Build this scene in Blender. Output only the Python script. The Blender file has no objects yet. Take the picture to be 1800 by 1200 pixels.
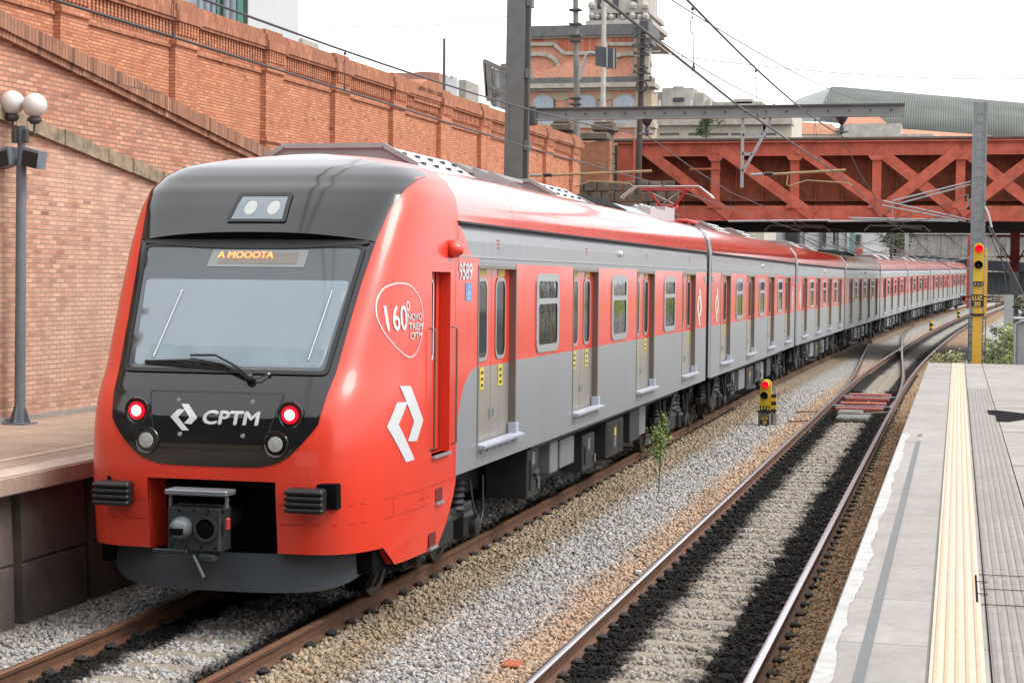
import bpy, bmesh, math, random
import numpy as np
from mathutils import Vector, Matrix, geometry
random.seed(7); np.random.seed(7)
R_ = math.radians
SC = bpy.context.scene
# ------------------------------------------------------------------ camera
FOC = 3159.0; VP = (1684.0, 498.0); ROLL = 0.0103
CAM = Vector((6.51, 0.0, 3.168))
_v = Vector(((VP[0]-900)/FOC, -(VP[1]-600)/FOC, -1.0)).normalized()
_up = Vector((1, -ROLL, 0)).cross(_v).normalized()
_x = _v.cross(_up)
MCW = Matrix((_x, _v, _up))                       # camera axes -> world
cd = bpy.data.cameras.new('camera'); cam = bpy.data.objects.new('camera', cd)
SC.collection.objects.link(cam); SC.camera = cam
cam.matrix_world = Matrix.Translation(CAM) @ MCW.to_4x4()
cd.sensor_width = 36; cd.sensor_fit = 'HORIZONTAL'; cd.lens = FOC/1800*36
cd.clip_start = 0.1; cd.clip_end = 3000
# ------------------------------------------------------------------ world, sun, exposure
SUN_EL, SUN_AZ = R_(52), R_(98)                   # azimuth clockwise from +Y
wd = bpy.data.worlds.new('World'); SC.world = wd; wd.use_nodes = True
nt = wd.node_tree; nt.nodes.clear()
sky = nt.nodes.new('ShaderNodeTexSky'); sky.sky_type = 'NISHITA'; sky.sun_disc = False
sky.sun_elevation = SUN_EL; sky.sun_rotation = SUN_AZ; sky.dust_density = 6; sky.air_density = 1.5; sky.ozone_density = 1
hs = nt.nodes.new('ShaderNodeHueSaturation'); hs.inputs['Saturation'].default_value = 0.12
mx = nt.nodes.new('ShaderNodeMix'); mx.data_type = 'RGBA'; mx.inputs[0].default_value = 0.72
mx.inputs[7].default_value = (10.2, 10.3, 10.6, 1)      # even overcast cloud layer
bg = nt.nodes.new('ShaderNodeBackground'); bg.inputs['Strength'].default_value = 0.112
wo = nt.nodes.new('ShaderNodeOutputWorld')
nt.links.new(sky.outputs[0], hs.inputs['Color']); nt.links.new(hs.outputs[0], mx.inputs[6])
nt.links.new(mx.outputs[2], bg.inputs[0]); nt.links.new(bg.outputs[0], wo.inputs[0])
sl = bpy.data.lights.new('sun', 'SUN'); sl.energy = 1.5; sl.angle = R_(28); sl.color = (1, .96, .9)
sun = bpy.data.objects.new('sun', sl); SC.collection.objects.link(sun)
sd = Vector((math.sin(SUN_AZ)*math.cos(SUN_EL), math.cos(SUN_AZ)*math.cos(SUN_EL), math.sin(SUN_EL)))
sun.rotation_euler = (-sd).to_track_quat('-Z', 'Y').to_euler(); sun.location = (30, 0, 60)
SC.view_settings.view_transform = 'Standard'; SC.view_settings.look = 'None'
SC.view_settings.exposure = 1.0; SC.view_settings.gamma = 1
SC.cycles.max_bounces = 6; SC.cycles.use_denoising = True

# ------------------------------------------------------------------ helpers
def ray(px, py): return MCW @ Vector(((px-900)/FOC, -(py-600)/FOC, -1.0))
def at(px, py, Y):                                 # the point of the line of sight at distance Y down the line
    d = ray(px, py); return CAM + d*((Y-CAM.y)/d.y)
def atX(px, py, X):
    d = ray(px, py); return CAM + d*((X-CAM.x)/d.x)
def atZ(px, py, Z):
    d = ray(px, py); return CAM + d*((Z-CAM.z)/d.z)

COL = SC.collection
def tag(o, label=None, cat=None, group=None, kind=None):
    if label: o['label'] = label
    if cat: o['category'] = cat
    if group: o['group'] = group
    if kind: o['kind'] = kind
    return o
def thing(name, label, cat, loc=(0, 0, 0), group=None):
    o = bpy.data.objects.new(name, None); COL.objects.link(o); o.location = loc
    o.empty_display_size = .3
    return tag(o, label, cat, group)
def wloc(p):
    v = Vector((0, 0, 0))
    while p is not None: v += Vector(p.location); p = p.parent
    return v
def copy_tree(o, parent=None):
    c = o.copy(); COL.objects.link(c)
    if parent is not None: c.parent = parent
    for ch in [q for q in SC.objects if q.parent == o]: copy_tree(ch, c)
    return c
_KIDS = {}
class MB:
    def __init__(s): s.v = []; s.f = []; s.m = []; s.attr = None
    def add(s, vs, fs, m=0):
        n = len(s.v); s.v += [tuple(p) for p in vs]; s.f += [tuple(i+n for i in q) for q in fs]; s.m += [m]*len(fs); return s
    def box(s, a, b, m=0):
        x0, x1 = sorted((a[0], b[0])); y0, y1 = sorted((a[1], b[1])); z0, z1 = sorted((a[2], b[2]))
        return s.add([(x0,y0,z0),(x1,y0,z0),(x1,y1,z0),(x0,y1,z0),(x0,y0,z1),(x1,y0,z1),(x1,y1,z1),(x0,y1,z1)],
              [(0,3,2,1),(4,5,6,7),(0,1,5,4),(1,2,6,5),(2,3,7,6),(3,0,4,7)], m)
    def bbox(s, a, b, r=.02, m=0):                  # box with chamfered edges
        x0, x1 = sorted((a[0], b[0])); y0, y1 = sorted((a[1], b[1])); z0, z1 = sorted((a[2], b[2]))
        r = min(r, (x1-x0)*.45, (y1-y0)*.45, (z1-z0)*.45)
        bm = bmesh.new(); bmesh.ops.create_cube(bm, size=1)
        for v in bm.verts: v.co = Vector(((x0+x1)/2+v.co.x*(x1-x0), (y0+y1)/2+v.co.y*(y1-y0), (z0+z1)/2+v.co.z*(z1-z0)))
        bmesh.ops.bevel(bm, geom=bm.edges[:], offset=r, segments=1, affect='EDGES')
        bm.verts.index_update()
        s.add([v.co[:] for v in bm.verts], [[v.index for v in f.verts] for f in bm.faces], m); bm.free(); return s
    def prism(s, poly, ax, a, b, m=0):              # poly: 2D points in the two other axes
        def mk(p, t):
            q = list(p); q.insert(ax, t); return tuple(q)
        n = len(poly)
        return s.add([mk(p, a) for p in poly]+[mk(p, b) for p in poly],
              [tuple(range(n))[::-1], tuple(range(n, 2*n))]+[(i, (i+1) % n, (i+1) % n+n, i+n) for i in range(n)], m)
    def tube(s, path, r, seg=8, m=0, cap=True):
        P = [Vector(p) for p in path]; rs = r if isinstance(r, (list, tuple)) else [r]*len(P)
        vs = []; prev = None
        for i, p in enumerate(P):
            d = (P[min(i+1, len(P)-1)]-P[max(i-1, 0)]).normalized()
            u = d.cross(Vector((0, 0, 1)) if abs(d.z) < .95 else Vector((1, 0, 0))).normalized() if prev is None else (prev-d*prev.dot(d)).normalized()
            prev = u; w = d.cross(u)
            vs += [p+(u*math.cos(2*math.pi*k/seg)+w*math.sin(2*math.pi*k/seg))*rs[i] for k in range(seg)]
        fs = [(i*seg+k, i*seg+(k+1) % seg, (i+1)*seg+(k+1) % seg, (i+1)*seg+k) for i in range(len(P)-1) for k in range(seg)]
        if cap: fs += [tuple(range(seg))[::-1], tuple(range((len(P)-1)*seg, len(P)*seg))]
        return s.add(vs, fs, m)
    def bar(s, a, b, w, h=None, m=0, up=(0, 0, 1)):  # rectangular bar from a to b
        a = Vector(a); b = Vector(b); h = h or w; d = (b-a).normalized(); up = Vector(up)
        if abs(d.dot(up)) > .98: up = Vector((0, 1, 0))
        u = d.cross(up).normalized()*w/2; t = u.cross(d).normalized()*h/2
        return s.add([a-u-t, a+u-t, a+u+t, a-u+t, b-u-t, b+u-t, b+u+t, b-u+t],
              [(0,3,2,1),(4,5,6,7),(0,1,5,4),(1,2,6,5),(2,3,7,6),(3,0,4,7)], m)
    def sphere(s, c, r, m=0, seg=16, sc=(1, 1, 1)):
        vs = []; fs = []; n = seg//2
        for i in range(n+1):
            for k in range(seg):
                a = math.pi*i/n; b = 2*math.pi*k/seg
                vs.append((c[0]+r*sc[0]*math.sin(a)*math.cos(b), c[1]+r*sc[1]*math.sin(a)*math.sin(b), c[2]+r*sc[2]*math.cos(a)))
        for i in range(n):
            for k in range(seg): fs.append((i*seg+k, (i+1)*seg+k, (i+1)*seg+(k+1) % seg, i*seg+(k+1) % seg))
        return s.add(vs, fs, m)
    def lathe(s, c, prof, axis='y', seg=24, m=0):   # prof: (radius, offset along axis)
        vs = []; n = len(prof)
        for r, t in prof:
            for k in range(seg):
                a = 2*math.pi*k/seg; u, w = r*math.cos(a), r*math.sin(a)
                vs.append({'y': (c[0]+u, c[1]+t, c[2]+w), 'x': (c[0]+t, c[1]+u, c[2]+w), 'z': (c[0]+u, c[1]+w, c[2]+t)}[axis])
        fs = [(i*seg+k, i*seg+(k+1) % seg, (i+1)*seg+(k+1) % seg, (i+1)*seg+k) for i in range(n-1) for k in range(seg)]
        fs += [tuple(range(seg)), tuple(range((n-1)*seg, n*seg))]
        return s.add(vs, fs, m)
    def grid(s, fn, nu, nv, m=0, skip=None):
        vs = [fn(i/nu, j/nv) for j in range(nv+1) for i in range(nu+1)]
        fs = [(j*(nu+1)+i, j*(nu+1)+i+1, (j+1)*(nu+1)+i+1, (j+1)*(nu+1)+i) for j in range(nv) for i in range(nu) if not (skip and skip(i, j))]
        return s.add(vs, fs, m)
    def build(s, name, mats, parent=None, smooth=False, off=None, kind=None):
        if not isinstance(mats, (list, tuple)): mats = [mats]
        o3 = wloc(parent) if off is None else Vector(off)
        me = bpy.data.meshes.new(name)
        me.from_pydata([(p[0]-o3.x, p[1]-o3.y, p[2]-o3.z) for p in s.v], [], s.f)
        for mt in mats: me.materials.append(mt)
        me.polygons.foreach_set('material_index', s.m)
        if smooth: me.shade_smooth() if smooth is True else me.polygons.foreach_set('use_smooth', [True]*len(s.f))
        me.update(); me.validate()
        bm = bmesh.new(); bm.from_mesh(me); bmesh.ops.recalc_face_normals(bm, faces=bm.faces[:]); bm.to_mesh(me); bm.free()
        if smooth and smooth is not True:
            me.set_sharp_from_angle(angle=R_(smooth))
        o = bpy.data.objects.new(name, me); COL.objects.link(o)
        if parent is not None: o.parent = parent
        elif off is not None: o.location = o3
        if kind: o['kind'] = kind
        return o

# ------------------------------------------------------------------ materials
_M = {}
ALB = .62                                          # real-world albedo scale for all surface colours
class NT:
    def __init__(s, name):
        s.m = bpy.data.materials.new(name); s.m.use_nodes = True; s.t = s.m.node_tree
        s.b = s.t.nodes['Principled BSDF']; _M[name] = s.m
    def n(s, t, **k):
        q = s.t.nodes.new('ShaderNode'+t)
        for a, b in k.items(): setattr(q, a, b)
        return q
    def l(s, a, b): s.t.links.new(a, b)
    def coord(s, scale=(1, 1, 1)):
        tc = s.n('TexCoord'); mp = s.n('Mapping'); mp.inputs['Scale'].default_value = scale
        s.l(tc.outputs['Object'], mp.inputs['Vector']); return mp.outputs[0]
    def noise(s, vec, scale, detail=5, rough=.6):
        q = s.n('TexNoise'); q.inputs['Scale'].default_value = scale; q.inputs['Detail'].default_value = detail; q.inputs['Roughness'].default_value = rough
        if vec is not None: s.l(vec, q.inputs['Vector'])
        return q.outputs['Fac']
    def ramp(s, fac, stops, interp='LINEAR'):
        q = s.n('ValToRGB'); cr = q.color_ramp; cr.interpolation = interp
        while len(cr.elements) < len(stops): cr.elements.new(.5)
        for e, (p, c) in zip(cr.elements, stops): e.position = p; e.color = (c[0], c[1], c[2], 1) if isinstance(c, (tuple, list)) else (c, c, c, 1)
        s.l(fac, q.inputs[0]); return q.outputs[0]
    def mix(s, f, a, b, mode='MIX'):
        q = s.n('Mix', data_type='RGBA', blend_type=mode)
        for v, i in ((f, 0), (a, 6), (b, 7)):
            if hasattr(v, 'links'): s.l(v, q.inputs[i])
            else: q.inputs[i].default_value = v if i == 0 else (v[0], v[1], v[2], 1)
        return q.outputs[2]
    def math(s, op, a, b=0, clamp=False):
        q = s.n('Math', operation=op, use_clamp=clamp)
        for v, i in ((a, 0), (b, 1)):
            if hasattr(v, 'links'): s.l(v, q.inputs[i])
            else: q.inputs[i].default_value = v
        return q.outputs[0]
    def bump(s, h, st=.3, dist=.01):
        q = s.n('Bump'); q.inputs['Strength'].default_value = st; q.inputs['Distance'].default_value = dist
        s.l(h, q.inputs['Height']); s.l(q.outputs[0], s.b.inputs['Normal'])
    def out(s, col=None, rough=.6, metal=0, spec=.5, coat=0):
        b = s.b.inputs
        if col is not None:
            if hasattr(col, 'links'): s.l(s.mix(1.0, col, (ALB, ALB, ALB), 'MULTIPLY'), b['Base Color'])
            else: b['Base Color'].default_value = (*[k*ALB for k in col[:3]], 1)
        if hasattr(rough, 'links'): s.l(rough, b['Roughness'])
        else: b['Roughness'].default_value = rough
        b['Metallic'].default_value = metal; b['Specular IOR Level'].default_value = spec
        b['Coat Weight'].default_value = coat; b['Coat Roughness'].default_value = .09
        return s.m
def mat(name, c, rough=.6, metal=0, spec=.5, coat=0, var=.15, sc=3, bump=0, bsc=40, stretch=(1, 1, 1), rvar=0):
    q = NT(name); v = q.coord(stretch); f = q.noise(v, sc, 6)
    lo = [max(0, k*(1-var)) for k in c]; hi = [min(1, k*(1+var)) for k in c]
    col = q.ramp(f, [(.25, lo), (.75, hi)])
    if bump: q.bump(q.noise(v, bsc, 3), bump, .01)
    r = rough
    if rvar: r = q.math('ADD', q.math('MULTIPLY', q.noise(v, sc*2.3, 4), rvar*2), rough-rvar)
    return q.out(col, r, metal, spec, coat)
def emis(name, c, st):
    q = NT(name); q.b.inputs['Emission Color'].default_value = (*c, 1); q.b.inputs['Emission Strength'].default_value = st
    return q.out([k*.15 for k in c], .4)

def brick_mat(name, c1, c2, mortar, bw=.205, rh=.0625, ms=.011, plane='yz', dirt=.5, tone=None):
    q = NT(name); tc = q.n('TexCoord'); sp = q.n('SeparateXYZ'); q.l(tc.outputs['Object'], sp.inputs[0])
    cb = q.n('CombineXYZ')
    if plane == 'yz':
        q.l(q.math('ADD', sp.outputs[1], q.math('MULTIPLY', sp.outputs[0], .8)), cb.inputs[0])
    else: q.l(sp.outputs[0], cb.inputs[0])
    q.l(sp.outputs[2], cb.inputs[1])
    br = q.n('TexBrick'); br.offset = .5
    for k, v in (('Scale', 1), ('Mortar Size', ms), ('Mortar Smooth', .3), ('Brick Width', bw), ('Row Height', rh), ('Bias', 0)): br.inputs[k].default_value = v
    br.inputs['Color1'].default_value = (0, 0, 0, 1); br.inputs['Color2'].default_value = (1, 1, 1, 1); br.inputs['Mortar'].default_value = (.5, .5, .5, 1)
    q.l(cb.outputs[0], br.inputs['Vector'])
    # per-brick colour
    bc = q.ramp(br.outputs['Color'], [(0, c1), (.35, [k*.9 for k in c2]), (.7, c2), (.93, [min(1, k*1.25+.03) for k in c2]), (1, [c1[0]*.45, c1[1]*.45, c1[2]*.5])])
    obj = tc.outputs['Object']
    big = q.noise(obj, .55, 4); fine = q.noise(obj, 9, 5)
    bc = q.mix(q.math('MULTIPLY', q.ramp(big, [(.35, 0), (.7, 1)]), dirt), bc, tone or [(a+b)*.5*1.15 for a, b in zip(c2, mortar)])
    bc = q.mix(q.ramp(fine, [(.4, 0), (.8, .5)]), bc, mortar)
    bc = q.mix(q.ramp(q.noise(obj, 2.3, 6, .7), [(.3, .35), (.5, 0)]), bc, [c1[0]*.6, c1[1]*.6, c1[2]*.7])
    bc = q.mix(q.ramp(q.noise(q.coord((1.6, 1.6, .22)), 1.5, 7, .75), [(.5, 0), (.72, .42)]), bc, [c1[0]*.55, c1[1]*.62, c1[2]*.7])
    bc = q.mix(q.ramp(q.noise(obj, .9, 7, .8), [(.56, 0), (.66, .45)]), bc, tone or mortar)
    col = q.mix(br.outputs['Fac'], bc, q.mix(q.noise(obj, 3, 4), mortar, [k*.55 for k in mortar]))
    h = q.math('SUBTRACT', q.math('MULTIPLY', fine, .3), br.outputs['Fac'])
    q.bump(h, .6, .008)
    return q.out(col, .9, 0, .2)

RED = (.96, .060, .026)
m_red = mat('train red paint', RED, .34, coat=.35, var=.06, sc=1.5, spec=.5)
m_redside = mat('side red paint', RED, .24, coat=.35, var=.06, sc=2, spec=.4, bump=.10, bsc=1.6)
m_redroof = mat('roof red paint', RED, .26, coat=1.0, var=.10, sc=1.2, rvar=.06)
m_black = mat('gloss black paint', (.012, .012, .014), .12, coat=.35, var=.1)
m_grey = mat('brushed grey body', (.41, .43, .455), .36, metal=.35, var=.09, sc=2.5, stretch=(1, 3, .35), rvar=.05, bump=.12, bsc=2.2)
m_steel = mat('stainless door', (.60, .56, .50), .34, metal=.6, var=.12, sc=2.5, stretch=(1, 4, .3))
m_steeldk = mat('door surround steel', (.36, .32, .28), .38, metal=.8, var=.15, sc=3)
m_alu = mat('aluminium frame', (.55, .58, .60), .32, metal=.5, var=.05)
m_glass = mat('dark side glass', (.03, .033, .033), .04, spec=.6, var=.6, sc=4, bump=.9, bsc=1.6)
m_doorglass = mat('door glass', (.016, .016, .016), .07, spec=.45, var=.6, sc=5)
m_ws = mat('windscreen glass', (.29, .36, .42), .07, spec=.6, coat=.25, var=.05, sc=1.5)  # light grey-blue base colour stands in for sky reflected in the glass
m_wsband = mat('windscreen tint', (.085, .105, .12), .08, spec=.7, coat=.2, var=.06, sc=1.5)
m_lens = mat('lamp lens', (.55, .58, .55), .2, var=.2, sc=60, bump=.4, bsc=90)
m_lensdk = mat('headlamp glass', (.20, .25, .28), .08, coat=.5, var=.05)
m_rubber = mat('black rubber', (.012, .012, .013), .5, var=.3, bump=.1)
m_under = mat('dark underframe', (.012, .0115, .011), .6, var=.5, sc=8, bump=.2)
m_undbox = mat('underframe box', (.022, .023, .025), .55, var=.3, sc=5)
m_undlt = mat('light grey box', (.22, .23, .24), .5, var=.15, sc=5)
m_wheel = mat('wheel steel', (.10, .085, .07), .5, metal=.5, var=.4, sc=9)
m_plow = mat('snowplough grey', (.07, .085, .10), .5, var=.2)
m_white = mat('white vinyl', (.80, .82, .84), .35, var=.03)
m_step = mat('pale step', (.54, .58, .68), .35, var=.06)
m_yell = mat('yellow sticker', (.80, .62, .06), .45, var=.2, sc=30)
m_blue = mat('blue sticker', (.10, .35, .75), .4, var=.1)
m_hvac = mat('roof unit grey', (.40, .48, .48), .5, var=.15, sc=2)
m_hvacw = mat('roof unit white panel', (.58, .60, .60), .4, var=.08)
m_gang = mat('gangway bellows', (.10, .10, .10), .6, var=.3)
m_panto = mat('pantograph red', (.60, .05, .04), .4, var=.1)
m_lampred = emis('red lamp', (1, .0, .02), .7); m_lampwht = emis('red lamp core', (1, .6, .55), 3)
m_led = emis('orange led', (1, .22, .06), 1.8)
m_brick = brick_mat('old brick', (.50, .17, .11), (.84, .38, .24), (.50, .32, .23), dirt=.55, tone=(.76, .48, .34))
m_brickU = brick_mat('orange brick', (.66, .22, .115), (.84, .335, .18), (.50, .235, .15), ms=.010, dirt=.25, tone=(.88, .45, .29))  # mortar colour darkened for the shadow in the joints
m_brickL = brick_mat('worn pale brick', (.50, .19, .13), (.88, .47, .32), (.66, .47, .36), ms=.009, dirt=.8, tone=(.88, .62, .48))
m_coping = brick_mat('brick coping', (.32, .14, .09), (.56, .27, .17), (.27, .17, .12), bw=.085, rh=.9, ms=.010, dirt=.4, tone=(.30, .19, .13))
m_copingU = brick_mat('upper brick coping', (.46, .17, .10), (.62, .26, .15), (.36, .19, .12), bw=.08, rh=.9, ms=.007, dirt=.3, tone=(.42, .22, .15))
m_string = mat('weathered stone course', (.36, .28, .19), .95, var=.6, sc=5, bump=.8, bsc=14)
m_pil = mat('pilaster side brick', (.46, .13, .055), .9, var=.2, sc=6, bump=.4)
def bridge_mat(name, c, st):
    q = NT(name); v = q.coord(); f = q.noise(v, 1.8, 8, .7); g = q.noise(v, 7, 6, .7)
    col = q.ramp(f, [(.3, [k*.62 for k in c]), (.5, c), (.72, [min(1, k*1.25+.02) for k in c])])
    col = q.mix(q.ramp(g, [(.57, 0), (.68, 1)]), col, (.32, .20, .15)); col = q.mix(q.ramp(q.noise(q.coord((1.5, 1, .35)), 2.2, 6, .75), [(.55, 0), (.75, st)]), col, (.05, .022, .015))
    q.bump(g, .2, .01); return q.out(col, .75, 0, .3)
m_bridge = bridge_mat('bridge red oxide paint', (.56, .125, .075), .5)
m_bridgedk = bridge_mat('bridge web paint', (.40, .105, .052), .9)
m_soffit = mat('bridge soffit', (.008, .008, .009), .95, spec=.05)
m_deck = mat('bridge deck edge', (.09, .06, .05), .9, var=.4, sc=6)
m_mast = mat('painted mast steel', (.155, .165, .16), .6, var=.2, sc=4, bump=.15, bsc=60)
m_mastdk = mat('mast flange', (.07, .075, .075), .6, var=.3)
m_galv = mat('galvanised steel', (.42, .45, .46), .5, metal=.3, var=.15, sc=10)
m_insul = mat('insulator', (.035, .03, .04), .3, var=.2)
m_tan = mat('tan glazed rod', (.42, .29, .14), .5, var=.25, sc=6)
m_wire = mat('wire', (.03, .028, .035), .5, var=.2)
m_globe = NT('opal globe').out((.86, .85, .82), .35, spec=.4)
m_post = mat('lamp post grey', (.20, .24, .28), .55, var=.2, sc=12, bump=.2)
m_yellow = mat('signal yellow', (.78, .52, .02), .5, var=.12, sc=8)
m_yelpost = mat('signal post yellow', (.80, .46, .04), .55, var=.12, sc=6)
m_blk = mat('matt black', (.012, .012, .012), .6)
m_gold = mat('gold lettering', (.75, .50, .08), .5)
m_conc = mat('concrete', (.42, .39, .35), .9, var=.25, sc=5, bump=.3)
m_concdk = mat('stained concrete', (.15, .12, .10), .9, var=.5, sc=2.5, bump=.3)
m_stone = mat('stone block', (.17, .135, .10), .95, var=.55, sc=3, bump=.7, bsc=12)
m_tieC = mat('sleeper concrete', (.33, .29, .23), .9, var=.3, sc=8, bump=.4)
m_tieD = mat('sleeper oily end', (.013, .0115, .009), .8, var=.5, sc=9, bump=.4)
m_rust = mat('rail rust', (.15, .065, .032), .8, var=.35, sc=7, bump=.2)
m_head = mat('polished rail head', (.80, .78, .84), .2, metal=.9, var=.12, sc=6)
m_headr = mat('rusty rail head', (.30, .15, .08), .45, metal=.4, var=.3, sc=6)
m_swred = mat('switch machine red', (.42, .10, .075), .6, var=.25, sc=8)
m_ballback = None

# track lateral tint shared by ground sheet and stones
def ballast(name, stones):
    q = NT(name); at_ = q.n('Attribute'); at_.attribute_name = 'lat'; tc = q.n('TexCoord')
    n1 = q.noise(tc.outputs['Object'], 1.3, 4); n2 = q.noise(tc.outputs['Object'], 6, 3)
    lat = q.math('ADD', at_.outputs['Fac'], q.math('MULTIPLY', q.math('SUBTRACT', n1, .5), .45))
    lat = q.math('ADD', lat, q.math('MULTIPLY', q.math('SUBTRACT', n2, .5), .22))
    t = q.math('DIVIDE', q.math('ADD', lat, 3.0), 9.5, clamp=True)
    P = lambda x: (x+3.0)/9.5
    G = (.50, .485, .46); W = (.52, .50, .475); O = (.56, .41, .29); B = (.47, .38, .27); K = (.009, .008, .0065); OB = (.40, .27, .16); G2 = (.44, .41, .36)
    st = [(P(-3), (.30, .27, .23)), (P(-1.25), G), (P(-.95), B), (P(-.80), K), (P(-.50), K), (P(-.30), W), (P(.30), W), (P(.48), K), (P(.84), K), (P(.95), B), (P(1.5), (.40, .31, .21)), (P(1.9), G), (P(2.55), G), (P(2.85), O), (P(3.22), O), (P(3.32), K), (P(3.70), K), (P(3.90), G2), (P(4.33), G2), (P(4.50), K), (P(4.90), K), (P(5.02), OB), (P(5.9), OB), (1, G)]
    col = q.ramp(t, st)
    if stones:
        gi = q.n('NewGeometry'); rnd = gi.outputs['Random Per Island']
        vv = q.ramp(rnd, [(0, .5), (.2, .8), (.6, 1.0), (1, 1.3)])
        col = q.mix(1.0, col, vv, 'MULTIPLY')
        hue = q.ramp(q.math('FRACT', q.math('MULTIPLY', rnd, 17.3)), [(0, (1.1, .92, .8)), (.5, (1, 1, 1)), (1, (.93, 1, 1.12))])
        col = q.mix(.8, col, hue, 'MULTIPLY'); q.bump(q.noise(tc.outputs['Object'], 60, 3), .3, .006)
    else:
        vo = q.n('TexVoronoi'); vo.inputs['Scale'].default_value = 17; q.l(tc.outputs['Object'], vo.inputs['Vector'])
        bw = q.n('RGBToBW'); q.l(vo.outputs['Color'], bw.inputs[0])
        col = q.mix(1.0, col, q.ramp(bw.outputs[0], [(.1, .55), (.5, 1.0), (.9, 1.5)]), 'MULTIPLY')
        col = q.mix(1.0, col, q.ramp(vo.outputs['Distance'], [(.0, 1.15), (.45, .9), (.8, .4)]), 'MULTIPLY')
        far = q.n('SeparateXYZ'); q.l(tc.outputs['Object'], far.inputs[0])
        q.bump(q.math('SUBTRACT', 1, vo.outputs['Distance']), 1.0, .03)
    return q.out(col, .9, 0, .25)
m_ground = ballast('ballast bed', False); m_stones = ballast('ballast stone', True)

# ------------------------------------------------------------------ alignment of the line
def cx(Y):
    t = max(0, Y-50); k = min(t, 170)
    x = .00046*k*k-.9e-6*k**3
    if t > 170: x += (t-170)*(.00092*170-2.7e-6*170*170)
    return x
def ez(Y):
    q = Y-88; return (math.sqrt(q*q+100)+q)/2*.0087-.0020
GZ = -.165
def ground():
    ys = list(np.arange(-12, 60, 1.0))+list(np.arange(60, 260, 4.0))+list(np.arange(260, 2400, 60.0))
    xs = [-900, -300, -100, -40, -15, -8]+list(np.arange(-4, 8.01, .5))+[10, 14, 20, 30, 50, 100, 300, 900]
    mb = MB(); lat = []
    for y in ys:
        for x in xs:
            k = min(1, max(0, 1-(abs(x)-30)/200))
            mb.v.append((x+cx(y)*k, y, GZ+ez(min(y, 400)))); lat.append(x)
    n = len(xs)
    for j in range(len(ys)-1):
        for i in range(n-1): mb.f.append((j*n+i, j*n+i+1, (j+1)*n+i+1, (j+1)*n+i)); mb.m.append(0)
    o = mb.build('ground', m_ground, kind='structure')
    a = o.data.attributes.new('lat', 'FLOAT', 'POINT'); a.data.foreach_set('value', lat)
ground()

def stones():
    def ico():
        bm = bmesh.new(); bmesh.ops.create_icosphere(bm, subdivisions=1, radius=1)
        v = np.array([q.co[:] for q in bm.verts]); f = np.array([[q.index for q in p.verts] for p in bm.faces]); bm.free(); return v, f
    V0, F0 = ico()
    pts = []
    def scat(x0, x1, y0, y1, den, s0, s1, zj):
        n = int((x1-x0)*(y1-y0)*den); x = np.random.uniform(x0, x1, n); y = np.random.uniform(y0, y1, n)
        s = np.random.uniform(s0, s1, n); z = GZ+np.random.uniform(-.3, zj, n)*s
        pts.append(np.stack([x, y, z, s], 1))
    scat(-1.95, 5.85, 12.2, 20, 1000, .012, .030, .9)
    scat(-1.95, 5.85, 20, 30, 620, .016, .032, .9)
    scat(.7, 5.85, 30, 56, 330, .021, .038, .8)
    scat(-1.95, 5.85, 10, 12.2, 200, .022, .04, 1.0)
    p = np.concatenate(pts)
    # keep rails and the middle of the sleepers clear
    rail = np.zeros(len(p), bool)
    for rx in (-.835, .835, 3.28, 4.95): rail |= np.abs(p[:, 0]-rx) < .085
    p = p[~rail]
    ph = np.mod(p[:, 1]+.28, .56)-.28
    mid = ((np.abs(p[:, 0]-4.115) < 1.0) | (np.abs(p[:, 0]) < 1.0)) & (np.abs(ph) < .105)
    keep = ~mid | (np.random.rand(len(p)) < .22); p = p[keep]
    N = len(p); nv = len(V0)
    base = V0[None]*np.random.uniform(.5, 1.35, (N, nv, 1))
    base *= np.random.uniform(.65, 1.25, (N, 1, 3)); a = np.random.uniform(0, 6.28, N); b = np.random.uniform(-.6, .6, N)
    ca, sa = np.cos(a), np.sin(a); x, y, z = base[..., 0], base[..., 1], base[..., 2]
    x, z = x*np.cos(b)[:, None]+z*np.sin(b)[:, None], -x*np.sin(b)[:, None]+z*np.cos(b)[:, None]
    x, y = x*ca[:, None]-y*sa[:, None], x*sa[:, None]+y*ca[:, None]
    co = np.stack([x, y, z], -1)*p[:, None, 3:4]+p[:, None, :3]
    me = bpy.data.meshes.new('ballast_stones'); nf = len(F0)
    F = (F0[None]+(np.arange(N)*nv)[:, None, None]).reshape(-1)
    me.vertices.add(N*nv); me.vertices.foreach_set('co', co.reshape(-1).astype(np.float32))
    me.loops.add(len(F)); me.loops.foreach_set('vertex_index', F.astype(np.int32))
    me.polygons.add(N*nf); me.polygons.foreach_set('loop_start', (np.arange(N*nf)*3).astype(np.int32)); me.polygons.foreach_set('loop_total', np.full(N*nf, 3, np.int32))
    me.update(); me.materials.append(m_stones)
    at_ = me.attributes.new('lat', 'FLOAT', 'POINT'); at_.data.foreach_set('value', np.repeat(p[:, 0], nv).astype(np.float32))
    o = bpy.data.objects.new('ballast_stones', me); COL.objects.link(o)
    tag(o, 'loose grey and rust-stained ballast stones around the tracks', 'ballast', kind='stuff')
stones()

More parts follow.
